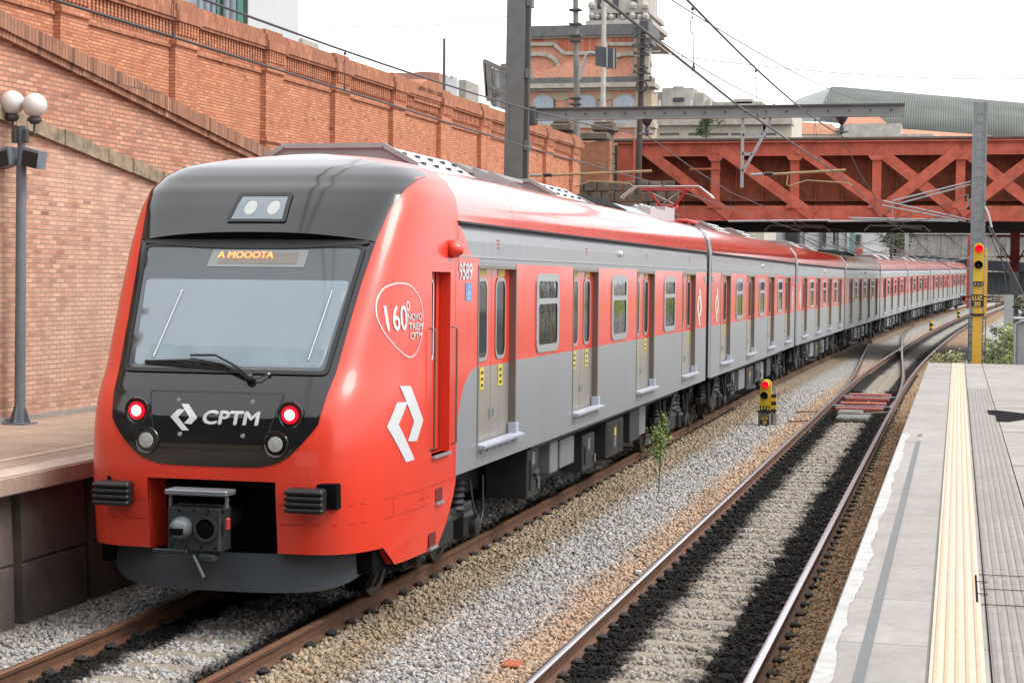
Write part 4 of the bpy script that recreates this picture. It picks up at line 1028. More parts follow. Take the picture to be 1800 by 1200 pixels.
# bumpers, apron opening, coupler, plough
for s in (1, -1):
    q = MB(); X0, X1 = s*.93-.17, s*.93+.17; y = 14.93
    q.bbox((X0, y, 1.07), (X1, y+.14, 1.29), .02, 0)
    for k in range(4): q.bbox((X0-.01, y-.03, 1.078+k*.053), (X1+.01, y+.03, 1.118+k*.053), .012, 0)
    q.bbox((X0+.06, y+.14, 1.10), (X1+.09, y+.30, 1.33), .01, 1); q.build('bumper_pad', [m_rubber, m_soffit], lead)
q = MB(); q.box((-.66, 15.5, .62), (.66, 17.6, 1.36), 0)
for s in (1, -1): q.add([(s*.62, 15.05, 1.33), (s*.62, 15.1, .68), (s*.66, 15.8, .62), (s*.66, 15.8, 1.36)], [(0, 1, 2, 3)], 1)
q.add([(-.62, 15.04, 1.33), (.62, 15.04, 1.33), (.66, 15.6, 1.36), (-.66, 15.6, 1.36)], [(0, 1, 2, 3)], 1)
q.box((-1.35, 15.6, .45), (1.35, 17.5, .70), 0)
for s in (1, -1): q.prism([(s*.86, .46), (s*1.2, .46), (s*1.1, .20), (s*.92, .20)], 1, 16.1, 16.3, 0)  # black blocks added in place of the deep shade before the wheels
q.build('coupler_pocket', [m_soffit, m_red], lead)
YC = 14.8; a = at(293, 968, YC); b = at(388, 893, YC); t = at(300, 862, YC)
q = MB(); q.bbox((a.x, YC, a.z), (b.x, YC+.25, b.z), .02, 0); q.bbox((a.x, YC-.06, t.z-.03), (b.x+.08, YC+.16, t.z+.02), .01, 1)
for x in (a.x+.02, b.x+.04): q.box((x, YC, b.z), (x+.02, YC+.04, t.z-.03), 1)
c1 = at(320, 927, YC); q.lathe((c1.x, YC, c1.z), [(.105, 0), (.10, -.05), (.08, -.10), (.03, -.13)], 'y', 20, 1); q.box((c1.x-.06, YC-.14, c1.z-.05), (c1.x+.06, YC-.10, c1.z+.01), 2)
c2 = at(362, 929, YC); q.lathe((c2.x, YC-.002, c2.z), [(.115, 0), (.115, -.025), (.09, -.025), (.09, .02)], 'y', 20, 0); q.lathe((c2.x, YC-.006, c2.z), [(.09, 0), (.088, -.001)], 'y', 20, 2)
q.bbox((a.x-.14, YC-.01, a.z-.02), (a.x+.2, YC+.05, a.z+.02), .01, 0); g1 = at(340, 975, YC); g2 = at(358, 1014, YC); q.tube([g1, g2], .014, 8, 1); q.bbox((a.x+.28, YC, a.z-.1), (b.x-.05, YC+.15, a.z), .03, 0)
h1 = at(397, 920, YC); q.bbox((h1.x-.01, YC, h1.z-.06), (h1.x+.025, YC+.05, h1.z+.05), .01, 3); q.tube([(0, YC+.2, .95), (0, 16, .95)], .12, 12, 0)
for k in range(8): q.sphere((a.x+.05+.07*k, YC-.003, b.z-.03 if k % 2 else a.z+.05), .012, 2, 6)
q.build('coupler', [mat('coupler steel', (.055, .065, .072), .5, metal=.4, var=.2, sc=12), mat('coupler bright', (.28, .31, .34), .4, metal=.5, var=.15), m_soffit, m_panto], lead, smooth=35)
def pl(u, v):
    x = -1.27+2.54*u; w_ = 1-abs(2*u-1)**8*.0; y = 15.25+.55*abs(2*u-1)**3-.10*(1-v); zb = .31+.17*abs(2*u-1)**9; z = .66+(zb-.66)*v
    return (x, y-.12*v, z)
q = MB(); q.grid(pl, 40, 6); q.grid(lambda u, v: tuple(Vector(pl(u, v))+Vector((0, .03, 0))), 40, 6); q.build('snowplough', m_plow, lead, smooth=True)

# middle cars
y0m, y1m = -9.815, 9.815; DM = [-7.365, -2.455, 2.455, 7.365]
mid = thing('train_car', 'second car of the train, carrying the raised red pantograph', 'train car', (0, 0, 0), CARG)
gcar(y0m, y1m, DM, False, mid, hv=((-4.2, -1.4), (1.6, 4.4)))
g = MB(); prof = [(1.28, 1.15), (1.28, 3.6), (1.1, 4.0), (.8, 4.2)]; full = prof+[(-a_, b_) for a_, b_ in prof[::-1]]
for k in range(6): g.prism(full if k % 2 else [(a_*.96, b_) for a_, b_ in full], 1, y0m-.60+k*.10, y0m-.60+(k+1)*.10)
g.box((1.505, y0m-.25, 1.16), (1.52, y0m, 3.74), 1); g.box((-1.52, y0m-.25, 1.16), (-1.505, y0m, 3.74), 1)
g.tube([(1.51, y0m-.12, 3.7), (1.46, y0m-.12, 4.0), (1.28, y0m-.12, 4.22)], .05, 6, 1)
g.build('gangway', [m_gang, m_grey], mid)
mb = MB()
for (u0, u1) in ((-9.2, -8.6), (8.65, 9.2)):
    A, B = dia(u0, u1, 2.28, 3.01)
    for L_ in (A, B): patch(mb, L_, lambda a, b: (1.530, a, b), (), .3)
mb.build('side_logo', m_white, mid)
mb = MB()
for u in (-9.7, 9.3): textmesh(mb, '9589', .36, .14, lambda a, b: (1.530, u+a, 3.12+b), .015)
mb.build('car_number', m_white, mid)
rest = []
LBL = ['third car of the train, standing just before the bridge', 'fourth car of the train, shaded by the bridge above', 'fifth car of the train, just beyond the bridge shade', 'sixth car of the train, well beyond the bridge', 'seventh car of the train, last but one in the distance', 'farthest car of the train, its end facing the far curve']
for k in range(6): rest.append(copy_tree(mid))
def pantograph(par, yy, nm='pantograph', Z=4.45, up=.86):
    p = MB(); zt = Z+up
    for dy in (-.16, .16):
        p.tube([(-1.06, yy+dy, zt-.27), (-1.0, yy+dy, zt-.20), (-.74, yy+dy, zt), (.74, yy+dy, zt), (1.0, yy+dy, zt-.20), (1.06, yy+dy, zt-.27)], .022, 6, 1)
    p.box((-.6, yy-.17, zt-.08), (.6, yy+.17, zt-.05), 0)
    p.tube([(-.45, yy, zt-.06), (-.30, yy+.9, zt-.42)], .028, 6, 0); p.tube([(.45, yy, zt-.06), (.02, yy+.9, zt-.42)], .035, 6, 0)
    p.tube([(-.45, yy, zt-.1), (.1, yy+.9, zt-.40)], .014, 6, 1); p.tube([(.3, yy, zt-.1), (-.3, yy+.9, zt-.40)], .014, 6, 1)
    p.bbox((-.42, yy+.82, zt-.48), (.10, yy+.98, zt-.38), .02, 0)
    for x in (-.35, .05): p.tube([(x, yy+.9, zt-.42), (x-.05, yy-.6, Z+.1)], .035, 6, 0)
    p.bbox((-.6, yy-.75, Z+.03), (.6, yy+.9, Z+.10), .02, 0)
    for x in (-.5, .5):
        for y in (-.6, .7): p.lathe((x, yy+y, Z-.04), [(.05, 0), (.07, .02), (.04, .04), (.07, .06), (.05, .08)], 'z', 10, 2)
    p.build(nm, [m_panto, m_alu, m_insul], par, smooth=40)
def place(root, ya, yb):
    xa, xb = cx(ya), cx(yb); m = (ya+yb)/2; root.location = ((xa+xb)/2, m, (ez(ya)+ez(yb))/2); root.rotation_euler = (math.atan2(ez(yb)-ez(ya), yb-ya), 0, -math.atan2(xb-xa, yb-ya))
pantograph(mid, 40.95-47.13)
bx = MB(); bx.box((-.55, -9.6, 4.4), (.5, -8.3, 4.72)); bx.build('roof_cabinet', m_hvacw, mid)
ya = 37.32
for k, c in enumerate([mid]+rest):
    place(c, ya, ya+19.63)
    if k: c['label'] = LBL[k-1]; 
    ya += 20.35
# last cab: a rounded end on the farthest car
e = MB()
for j in range(9):
    z0_, z1_ = .7+j*.45, .7+(j+1)*.45
def endcap(u, v):
    z = .7+3.74*v; a = -math.pi/2+math.pi*u; W = nW(z); F = (YB-nF(z))*.7
    return (W*math.copysign(abs(math.sin(a))**(.3), math.sin(a)), 9.8+F*abs(math.cos(a))**.6, z)
e = MB(); e.grid(endcap, 24, 14); e.build('rear_nose', m_red, rest[-1], smooth=True, off=(0, 0, 0))
pantograph(rest[4], -1.0, up=1.0)

# ------------------------------------------------------------------ overhead line
MY = 38.1
r = thing('catenary_mast', 'tall dark steel mast with cross beam reaching over both tracks', 'mast', (-2.93, MY, 1.3))
mb = MB(); lean = .02
mb.add([(-3.13, MY-.22, 1.3), (-2.72, MY-.22, 1.3), (-2.72, MY+.2, 1.3), (-3.13, MY+.2, 1.3), (-3.05, MY-.22, 10.4), (-2.64, MY-.22, 10.4), (-2.64, MY+.2, 10.4), (-3.05, MY+.2, 10.4)], [(0,3,2,1),(4,5,6,7),(0,1,5,4),(1,2,6,5),(2,3,7,6),(3,0,4,7)], 0)
for k, z in enumerate(np.arange(1.3, 10.2, 1.55)): mb.box((-2.70+.009*(z-1.3), MY-.20, z), (-2.62+.009*(z-1.3), MY+.2, z+.2), 0)
mb.add([(-2.72, MY-.16, 1.3), (-2.60, MY-.16, 1.3), (-2.52, MY-.16, 10.4), (-2.64, MY-.16, 10.4)], [(0, 1, 2, 3)], 1)
mb.add([(-2.62, MY-.21, 1.3), (-2.58, MY-.21, 1.3), (-2.50, MY-.21, 10.4), (-2.54, MY-.21, 10.4)], [(0, 1, 2, 3)], 0)
mb.build('mast_column', [m_mast, m_mastdk], r)
mb = MB(); b0, b1 = (-2.5, 5.38)
mb.box((b0-.1, MY-.02, 6.63), (b1, MY+.02, 6.83), 0); mb.box((b0-.1, MY-.10, 6.83), (b1, MY+.06, 6.865), 1); mb.box((b0-.1, MY-.10, 6.60), (b1, MY+.06, 6.63), 0)
x = b0+.3
while x < b1:
    mb.lathe((x, MY-.03, 6.73), [(.022, 0), (.022, -.015), (0, -.016)], 'y', 8, 1); x += .43
mb.bbox((-2.62, MY-.12, 6.50), (-2.42, MY+.1, 6.90), .02, 1); mb.build('cross_beam', [mat('weathered beam steel', (.27, .29, .285), .6, var=.2, sc=3), m_mastdk], r)
for ix in (0, 4.10):
    mb = MB(); mb.lathe((ix, MY-.02, 6.24), [(.02, 0), (.03, .02), (.16, .04), (.15, .07), (.06, .10), (.05, .15), (.03, .17), (.03, .20), (.07, .24), (.12, .33), (.13, .36), (.05, .37)], 'z', 16, 0)
    mb.build('line_insulator', m_insul, r, smooth=40)
    mb = MB(); x0 = -2.55 if ix == 0 else 2.22; z0 = 5.41
    mb.tube([(x0, MY, z0), (x0+.25, MY, z0+.01)], .03, 8, 1)
    for k in range(4): mb.lathe((x0+.28+k*.05, MY, z0+.01), [(.025, 0), (.055, .025), (.025, .05)], 'x', 10, 2)
    mb.tube([(x0+.48, MY, z0+.01), (x0+(2.66 if ix == 0 else 1.98), MY, z0+.09)], .028, 8, 0)
    xa = x0+(.95 if ix == 0 else .78)
    mb.tube([(xa, MY, z0-.02), (xa-.02, MY-.02, z0-.22), (xa+.05, MY-.02, z0-.24), (xa+.4, MY-.02, z0-.12), (xa+1.25, MY-.02, z0-.18), (xa+1.32, MY-.02, z0-.24)], .016, 6, 0)
    mb.build('registration_arm', [m_tan, m_galv, m_insul], r, smooth=40)
mb = MB()
for a, b in (((2.04, 6.6), (2.04, 5.14)), ((2.62, 6.6), (2.60, 6.45)), ((2.60, 6.45), (2.10, 5.55)), ((2.04, 6.25), (2.42, 6.25)), ((2.04, 5.85), (2.25, 5.85)), ((2.04, 5.5), (2.12, 5.5))):
    mb.bar((a[0], MY, a[1]), (b[0], MY, b[1]), .06, .06)
mb.build('drop_bracket', m_galv, r)
def sag(p, q, s, n=14): return [Vector(p).lerp(Vector(q), k/n)-Vector((0, 0, 4*s*(k/n)*(1-k/n))) for k in range(n+1)]
def line(name, lab, contact, mess, drops, rc=.012, rm=.012):
    r = thing(name, lab, 'overhead wire', tuple(contact[0]), 'overhead contact lines')
    m1 = MB(); m1.tube(contact, rc, 6); m1.build('contact_wire', m_wire, r)
    m2 = MB(); m2.tube(mess, rm, 6); m2.build('messenger_wire', m_wire, r)
    for y in drops:
        f = lambda P: Vector([float(np.interp(y, [p[1] for p in P], [p[i] for p in P])) for i in range(3)])
        a, b = f(contact), f(mess); d = MB(); d.tube([a, b], .004, 5); d.lathe(tuple(a-Vector((0, 0, .01))), [(.02, 0), (.008, .07)], 'z', 8); d.sphere(b-Vector((0, 0, .03)), .018, 0, 8)
        d.tube([b-Vector((0, 0, .10)), b-Vector((.02, 0, .14)), b-Vector((.02, 0, .22)), b-Vector((0, 0, .26))], .004, 4); d.build('dropper', m_wire, r)
line('overhead_line', 'pair of overhead wires above the train, running past the brick wall', [Vector((0, 5, 5.18)), Vector((0, 27, 5.20)), Vector((.05, MY, 5.28)), Vector((.12, 60, 5.27)), Vector((.3, 78, 5.2)), Vector((1.2, 100, 5.35)), Vector((5.8, 180, 6.2))],
     sag((0, -10, 6.3), (0, MY, 6.26), .68, 24)+[Vector((.05, 44, 5.98)), Vector((.1, 52, 5.72)), Vector((.3, 78, 5.55)), Vector((1.2, 100, 5.9)), Vector((5.8, 180, 7))], [8, 14.2, 18.6, 26.0, 33.5, 46, 52, 60, 68])
line('overhead_line', 'pair of overhead wires above the empty platform track', [Vector((4.1, 5, 5.1)), Vector((4.12, 20, 5.10)), Vector((4.2, MY, 5.30)), Vector((4.15, 60, 5.25)), Vector((4.4, 78, 5.2)), Vector((5.3, 100, 5.35)), Vector((9.9, 180, 6.2))],
     sag((4.1, -10, 6.4), (4.1, MY, 6.22), .62, 24)+[Vector((4.13, 44, 5.85)), Vector((4.2, 52, 5.55)), Vector((4.4, 78, 5.5)), Vector((5.3, 100, 5.9)), Vector((9.9, 180, 7))], [10, 16.5, 21.8, 31.0, 46, 52, 60, 68])
for lb, a, b, s_ in (('thin dark cable slanting down to the pole with the tyre-like ring', at(1060, 0, 30), at(1400, 195, 66), .3), ('thin cable crossing the sky at the upper right', at(1180, 0, 60), at(1560, 190, 150), .6), ('long thin cable across the sky above the station hall', at(1145, 92, 100), at(1830, 138, 120), .5),
                  ('faint cable over the left skyline', at(560, 44, 120), at(900, 28, 120), .4)):
    mb = MB(); mb.tube(sag(a, b, s_), .012 if a.y < 50 else .022, 5); tag(mb.build('cable', m_wire, None), lb, 'cable')
# right mast
RY = 46.0
r = thing('catenary_mast', 'galvanised steel mast behind the yellow signal post, arms reaching left', 'mast', (6.97, RY, -.1))
mb = MB(); mb.box((6.81, RY-.10, -.1), (7.12, RY+.10, 7.63), 0); mb.box((6.79, RY-.12, -.1), (6.84, RY+.12, 7.63), 0); mb.box((7.09, RY-.12, -.1), (7.14, RY+.12, 7.63), 0)
for z in np.arange(.5, 7.5, .22):
    for x in (6.92, 7.01): mb.box((x-.012, RY-.104, z), (x+.012, RY-.1, z+.03), 1)
mb.build('mast_column', [mat('weathered galvanised mast', (.27, .30, .31), .55, metal=.2, var=.25, sc=8), m_mastdk], r)
P_ = lambda x, y: at(x, y, RY)
mb = MB()
for a, b in (((1712, 318), (1570, 353)), ((1712, 323), (1580, 358)), ((1706, 387), (1552, 353)), ((1706, 391), (1550, 361)), ((1684, 387), (1492, 383)), ((1684, 389), (1500, 386))): mb.tube([P_(*a), P_(*b)], .020, 8, 0)
mb.tube([P_(1701, 342), P_(1703, 370)], .025, 8, 0); mb.tube([P_(1568, 352), P_(1569, 378)], .012, 6, 0); mb.tube([P_(1712, 350), P_(1704, 354)], .03, 8, 0)
for a in ((1708, 321), (1698, 345), (1702, 366), (1700, 389)): mb.sphere(P_(*a), .05, 1, 8)
mb.build('cantilever_arm', [m_galv, m_insul], r)
mb = MB(); mb.tube([P_(1727, 355), at(1737, 375, RY-.2), at(1743, 400, RY-.3)], .03, 8, 1); mb.tube([at(1743, 400, RY-.3), at(1800, 520, RY-1.5), at(1830, 580, RY-2)], .012, 6, 0); mb.tube([P_(1737, 398), at(1766, 450, RY+8)], .02, 6, 0); mb.build('guy_wire', [m_wire, m_galv], r)
for a, b in (((1700, 343), (1552, 388)), ((1702, 367), (1560, 392))):
    mb = MB(); mb.tube(sag(at(*a, RY), at(*b, RY-.4), .08), .008, 5); mb.build('stay_wire', m_wire, r)
# registration frames hung under the bridge
for lb, u0 in (('bent tube frame hanging under the bridge, left one', 1340), ('bent tube frame hanging under the bridge, right one', 1515)):
    r = thing('contact_support', lb, 'wire support', at(u0+60, 392, 79)); Q = lambda x, y: at(x, y, 79.5)
    mb = MB(); mb.tube([Q(u0+4, 405), Q(u0+14, 396), Q(u0+108, 397), Q(u0+120, 407)], .05, 6, 0); mb.build('bent_tube', m_galv, r)
    mb = MB(); mb.tube([at(u0-60, 389, 77.3), at(u0+118, 387, 77.3)], .05, 6, 0); mb.tube([Q(u0+55, 388), Q(u0+60, 397)], .06, 6, 0); mb.build('support_rail', m_galv, r)
    mb = MB(); mb.tube([Q(u0+50, 404), Q(u0+75, 399), Q(u0+105, 401)], .03, 5, 0); mb.build('steady_arm', m_galv, r)

# ------------------------------------------------------------------ signals
def lamp_head(r, c, rad, lit, nm):
    mb = MB(); mb.lathe(c, [(rad*1.18, .03), (rad*1.18, 0), (rad*1.05, -.02), (rad*.95, -.02), (rad*.95, .02)], 'y', 24, 0); o = mb.build(nm, [m_yellow], r, smooth=40)
    mb = MB(); n = 14
    vs = []; 
    for k in range(n+1):
        a = R_(-20+220*k/n); x, z = rad*1.1*math.cos(a), rad*1.1*math.sin(a); vs += [(c[0]+x, c[1]-.01, c[2]+z), (c[0]+x*.95, c[1]-.17, c[2]+z*.95)]
    mb.add(vs, [(2*k, 2*k+2, 2*k+3, 2*k+1) for k in range(n)]); mb.add([(p[0]*.985+c[0]*.015, p[1], p[2]*.985+c[2]*.015) for p in vs], [(2*k, 2*k+2, 2*k+3, 2*k+1) for k in range(n)]); mb.build('hood', m_blk if not lit else m_yellow, o)
    mb = MB(); mb.lathe(c, [(rad*.95, -.015), (rad*.6, -.05), (0, -.07)] if lit else [(rad*.95, -.012), (rad*.5, .02), (0, .03)], 'y', 24, 0); mb.build('lens', m_lampred if lit else m_blk, o, smooth=True)
    if not lit:
        mb = MB(); mb.lathe(c, [(rad*.28, -.016), (0, -.03)], 'y', 12, 0); mb.build('lens_centre', mat('dark amber lens', (.12, .10, .07), .2), o)
r = thing('dwarf_signal', 'small yellow ground signal with red light and LUZ 28 plate between the tracks', 'railway signal', (2.25, 41.4, -.16))
sx, sy = 2.27, 41.4
mb = MB(); pl2 = [(sx-.13, .20), (sx+.12, .20), (sx+.12, .78)]+[(sx+.0+.125*math.cos(R_(a)), .80+.125*math.sin(R_(a))) for a in range(0, 181, 20)]+[(sx-.13, .78)]
mb.prism(pl2, 1, sy, sy+.14, 0); mb.build('signal_body', m_yellow, r)
lamp_head(r, (sx-.005, sy-.005, .80), .085, True, 'red_lamp'); lamp_head(r, (sx-.025, sy-.005, .55), .085, False, 'unlit_lamp')
mb = MB()
for k in range(5): mb.box((sx+.125, sy+.03, .16+k*.085), (sx+.235, sy+.10, .16+(k+1)*.085), k % 2 == 0)
mb.build('striped_marker', [m_yellow, m_blk], r)
mb = MB(); mb.box((sx-.13, sy-.01, .20), (sx+.10, sy+.0, .31), 0); mb.box((sx-.19, sy-.06, .17), (sx+.14, sy+.16, .20), 0)
for k in range(3): mb.box((sx-.10+k*.07, sy-.014, .225+.02*(k % 2)), (sx-.06+k*.07, sy-.011, .29), 1)
mb.build('mounting_plate', [m_blk, m_yellow], r)
mb = MB(); mb.bbox((sx-.17, sy, -.2), (sx+.12, sy+.3, .17), .02, 0); mb.bbox((sx+.14, sy+.05, -.2), (sx+.28, sy+.3, .16), .03, 0); mb.box((sx+.12, sy+.02, -.15), (sx+.14, sy+.06, .16), 1); mb.build('concrete_base', [m_conc, m_rust], r)
mb = MB(); mb.box((sx-.12, sy-.03, -.13), (sx+.09, sy-.012, .09)); p_ = mb.build('name_plate', m_blk, r)
mb = MB(); textmesh(mb, 'LUZ', .16, .075, lambda a, b: (sx-.095+a, sy-.032, .0+b), .03); textmesh(mb, '28', .09, .075, lambda a, b: (sx-.06+a, sy-.032, -.105+b), .03); mb.build('plate_lettering', m_gold, p_)
r = thing('signal_post', 'yellow signal post with red light and LUZ 30 plate at the platform end', 'railway signal', (6.98, 44.0, 1.0))
sx, sy = 6.975, 44.0; HW = .118
mb = MB(); mb.box((sx-.11, sy, .0), (sx+.10, sy+.1, 3.33)); mb.build('post', m_yelpost, r)
mb = MB(); pl2 = [(sx-HW, 3.22), (sx+HW, 3.22), (sx+HW, 3.98)]+[(sx+HW*math.cos(R_(a)), 4.0+.13*math.sin(R_(a))) for a in range(0, 181, 20)]+[(sx-HW, 3.98)]
mb.prism(pl2, 1, sy-.06, sy+.08, 0); mb.build('signal_body', m_yellow, r)
lamp_head(r, (sx, sy-.065, 3.985), .097, True, 'red_lamp'); lamp_head(r, (sx, sy-.065, 3.61), .097, False, 'unlit_lamp')
mb = MB(); mb.box((sx-.12, sy-.07, 3.12), (sx+.12, sy-.03, 3.20), 0); 
for k in range(3): mb.box((sx-.09+k*.075, sy-.074, 3.14), (sx-.05+k*.075, sy-.071, 3.18), 1)
mb.box((sx-.17, sy-.03, 2.40), (sx+.16, sy+.0, 2.46), 0); mb.tube([(sx-.42, sy+.05, 2.86), (sx+.45, sy+.05, 2.86), (sx+.42, sy+.05, 2.6)], .018, 6, 0); mb.build('bracket', [m_blk, m_conc], r)
mb = MB(); mb.box((sx-.155, sy-.03, 2.62), (sx+.135, sy-.012, 2.91)); p_ = mb.build('name_plate', m_blk, r)
mb = MB(); textmesh(mb, 'LUZ', .22, .10, lambda a, b: (sx-.122+a, sy-.032, 2.775+b), .03); textmesh(mb, '30', .14, .105, lambda a, b: (sx-.085+a, sy-.032, 2.635+b), .03); mb.build('plate_lettering', m_gold, p_)
mb = MB()
for x in (sx-.20, sx+.19):
    mb.tube([(x, sy+.05, .6), (x, sy+.05, 2.4)], .012, 6)
for k in range(9): mb.tube([(sx-.20, sy+.05, .75+k*.2), (sx+.19, sy+.05, .75+k*.2)], .012, 6)
mb.build('climbing_rungs', m_mastdk, r)
r = thing('cabinet', 'grey metal cabinet at the right edge behind the platform', 'cabinet', (8.2, 44.2, 0)); c = at(1786, 640, 44.2); d = at(1786, 562, 44.2)
mb = MB(); mb.bbox((c.x, 44.2, .2), (c.x+1.2, 44.9, d.z), .03, 0); mb.bbox((c.x-.08, 44.1, d.z), (c.x+1.3, 45, d.z+.06), .02, 0); mb.build('cabinet_shell', m_galv, r)
mb = MB(); mb.tube([(c.x-.05, 44.1, .2), (c.x-.05, 44.1, d.z-.1), (c.x+.1, 44.1, d.z-.02), (c.x+1.2, 44.1, d.z-.02)], .03, 8); mb.build('conduit', m_galv, r)

# ------------------------------------------------------------------ lamp post on the left platform
lxp, lyp = -4.79, 20.19
r = thing('street_lamp', 'grey lamp post with two white globes and two floodlights on the left platform', 'lamp post', (lxp, lyp, 1.3))
mb = MB(); mb.tube([(lxp, lyp, 1.3), (lxp+.02, lyp, 4.58)], [.068, .062], 18, 0); mb.tube([(lxp+.02, lyp, 4.58), (lxp+.02, lyp, 4.99)], .05, 14, 0); mb.build('pole', m_post, r, smooth=40)
mb = MB(); mb.box((lxp-.16, lyp-.16, 1.30), (lxp+.16, lyp+.16, 1.32))
for a in range(4):
    u, v = math.cos(a*math.pi/2), math.sin(a*math.pi/2); mb.add([(lxp+u*.06-v*.008, lyp+v*.06+u*.008, 1.32), (lxp+u*.15-v*.008, lyp+v*.15+u*.008, 1.32), (lxp+u*.06-v*.008, lyp+v*.06+u*.008, 1.56), (lxp+u*.06+v*.008, lyp+v*.06-u*.008, 1.32), (lxp+u*.15+v*.008, lyp+v*.15-u*.008, 1.32), (lxp+u*.06+v*.008, lyp+v*.06-u*.008, 1.56)], [(0, 1, 2), (3, 5, 4), (1, 4, 5, 2), (0, 2, 5, 3)])
mb.build('base_plate', m_post, r)
mb = MB(); mb.tube([(lxp+.02, lyp, 4.93), (lxp-.09, lyp, 4.93), (lxp-.10, lyp-.02, 5.12)], .018, 8); mb.tube([(lxp+.02, lyp, 4.90), (lxp+.19, lyp, 4.88), (lxp+.2, lyp, 5.08)], .018, 8)
for x in (lxp-.02, lxp+.13): mb.bbox((x-.05, lyp-.1, 4.78), (x+.02, lyp-.03, 4.95), .012)
mb.build('bracket_arm', [m_mastdk], r)
for x, z in ((lxp-.105, 5.28), (lxp+.20, 5.245)):
    mb = MB(); mb.sphere((x, lyp, z), .15, 0, 32); g = mb.build('lamp_globe', m_globe, r, smooth=True)
    mb = MB(); mb.lathe((x, lyp, z-.19), [(.05, -.04), (.085, 0), (.085, .03), (.06, .05)], 'z', 16); mb.build('globe_holder', m_mastdk, g)
for s in (-1, 1):
    mb = MB(); cx0 = lxp+s*.19+.02; 
    pl3 = [(-.13, -.10), (.10, -.16), (.13, .06), (-.10, .12)]
    mb.prism([(cx0+s*a, 4.61+b) for a, b in pl3], 1, lyp-.16, lyp+.06, 0); mb.prism([(cx0+s*(a*.9+.01), 4.585+b*.85) for a, b in pl3], 1, lyp-.165, lyp-.159, 1); mb.build('floodlight', [m_post, m_blk], r)

# ------------------------------------------------------------------ street poles and sign above the wall
def pole(lab, px0, py0, px1, py1, Y, w, mt, extra=None, name='utility_pole'):
    a, b = at(px0, py0, Y), at(px1, py1, Y); r = thing(name, lab, 'pole', tuple(b)); mb = MB(); mb.tube([Vector((b.x, Y, b.z-2)), a], [w*1.1, w*.9], 12); mb.build('pole_shaft', mt, r)
    if extra: extra(r, Y)
    return r
m_polec = mat('pole concrete', (.24, .23, .21), .9, var=.3, sc=5); m_polew = mat('whitewashed pole', (.55, .53, .49), .9, var=.35, sc=8, stretch=(1, 1, .3)); m_poled = mat('dark timber pole', (.065, .055, .05), .9, var=.4, sc=4)
m_signbk = mat('road sign back', (.07, .08, .09), .6, var=.15)
def ex1(r, Y):
    Q = lambda x, y, d=0: at(x, y, Y-d)
    mb = MB(); mb.tube([Q(1018, 140, .3), Q(1029, 100, .3), Q(1034, 94, .3), Q(1040, 93, .3), Q(1084, 107, .3)], .06, 10); mb.build('sign_arm', m_galv, r)
    mb = MB()
    for z in (20, 65, 74, 175, 185, 45): mb.box((Q(1002, z).x, Y-.25, Q(1002, z).z), (Q(1022, z).x, Y+.2, Q(1002, z).z+.06))
    mb.build('band', m_mastdk, r)
def ex3(r, Y):
    Q = lambda x, y, d=0: at(x, y, Y-d); mb = MB(); c = Q(1128, 152, .2)
    for k in range(24):
        a, b = 2*math.pi*k/24, 2*math.pi*(k+1)/24; mb.tube([(c.x+.19*math.cos(a), c.y, c.z+.19*math.sin(a)), (c.x+.19*math.cos(b), c.y, c.z+.19*math.sin(b))], .045, 6)
    mb.build('cable_ring', m_wire, r)
    mb = MB()
    for y, w_ in ((52, 10), (66, 14), (82, 20), (95, 14), (118, 12), (128, 16)):
        mb.bar(Q(1122-w_*.6, y, .15), Q(1128+w_, y+2, .15), .06); mb.sphere(Q(1126+w_*.5, y-3, .15), .07, 0, 8); mb.sphere(Q(1122-w_*.4, y-3, .15), .06, 0, 8)
    mb.bbox(Q(1128, 36, .2), Q(1142, 60, -.1), .03, 0); mb.build('line_fittings', m_mastdk, r)
pole('grey concrete pole carrying the curved road sign arm', 1012, -8, 1016, 236, 70, .12, m_polec, ex1)
pole('whitewashed pole behind the road sign', 1062, -8, 1060, 225, 80, .115, m_polew)
pole('dark wooden pole with wires and a coiled cable ring', 1131, 38, 1122, 248, 66, .11, m_poled, ex3)
pole('thin bare pole standing above the wall at the left', 781, 68, 781, 142, 70, .06, m_mastdk)
pole('slim mast beside the apartment block, at the top left', 439, -8, 438, 44, 100, .05, m_mastdk)
r = thing('road_sign', 'back of a dark road sign on the curved arm', 'road sign', at(1065, 100, 69.5)); mb = MB(); Q = lambda x, y, d: at(x, y, 69.5-d)
mb.add([Q(1046, 81, 0), Q(1083, 86, 0), Q(1083, 122, 0), Q(1047, 116, 0), Q(1046, 81, -.06), Q(1083, 86, -.06), Q(1083, 122, -.06), Q(1047, 116, -.06)], [(0, 1, 2, 3), (7, 6, 5, 4), (0, 4, 5, 1), (1, 5, 6, 2), (2, 6, 7, 3), (3, 7, 4, 0)]); mb.build('sign_panel', m_signbk, r)
mb = MB(); mb.bar(Q(1067, 84, .03), Q(1067, 119, .03), .05); mb.bar(Q(1079, 86, .03), Q(1079, 121, .03), .05); mb.build('sign_stiffener', m_galv, r)
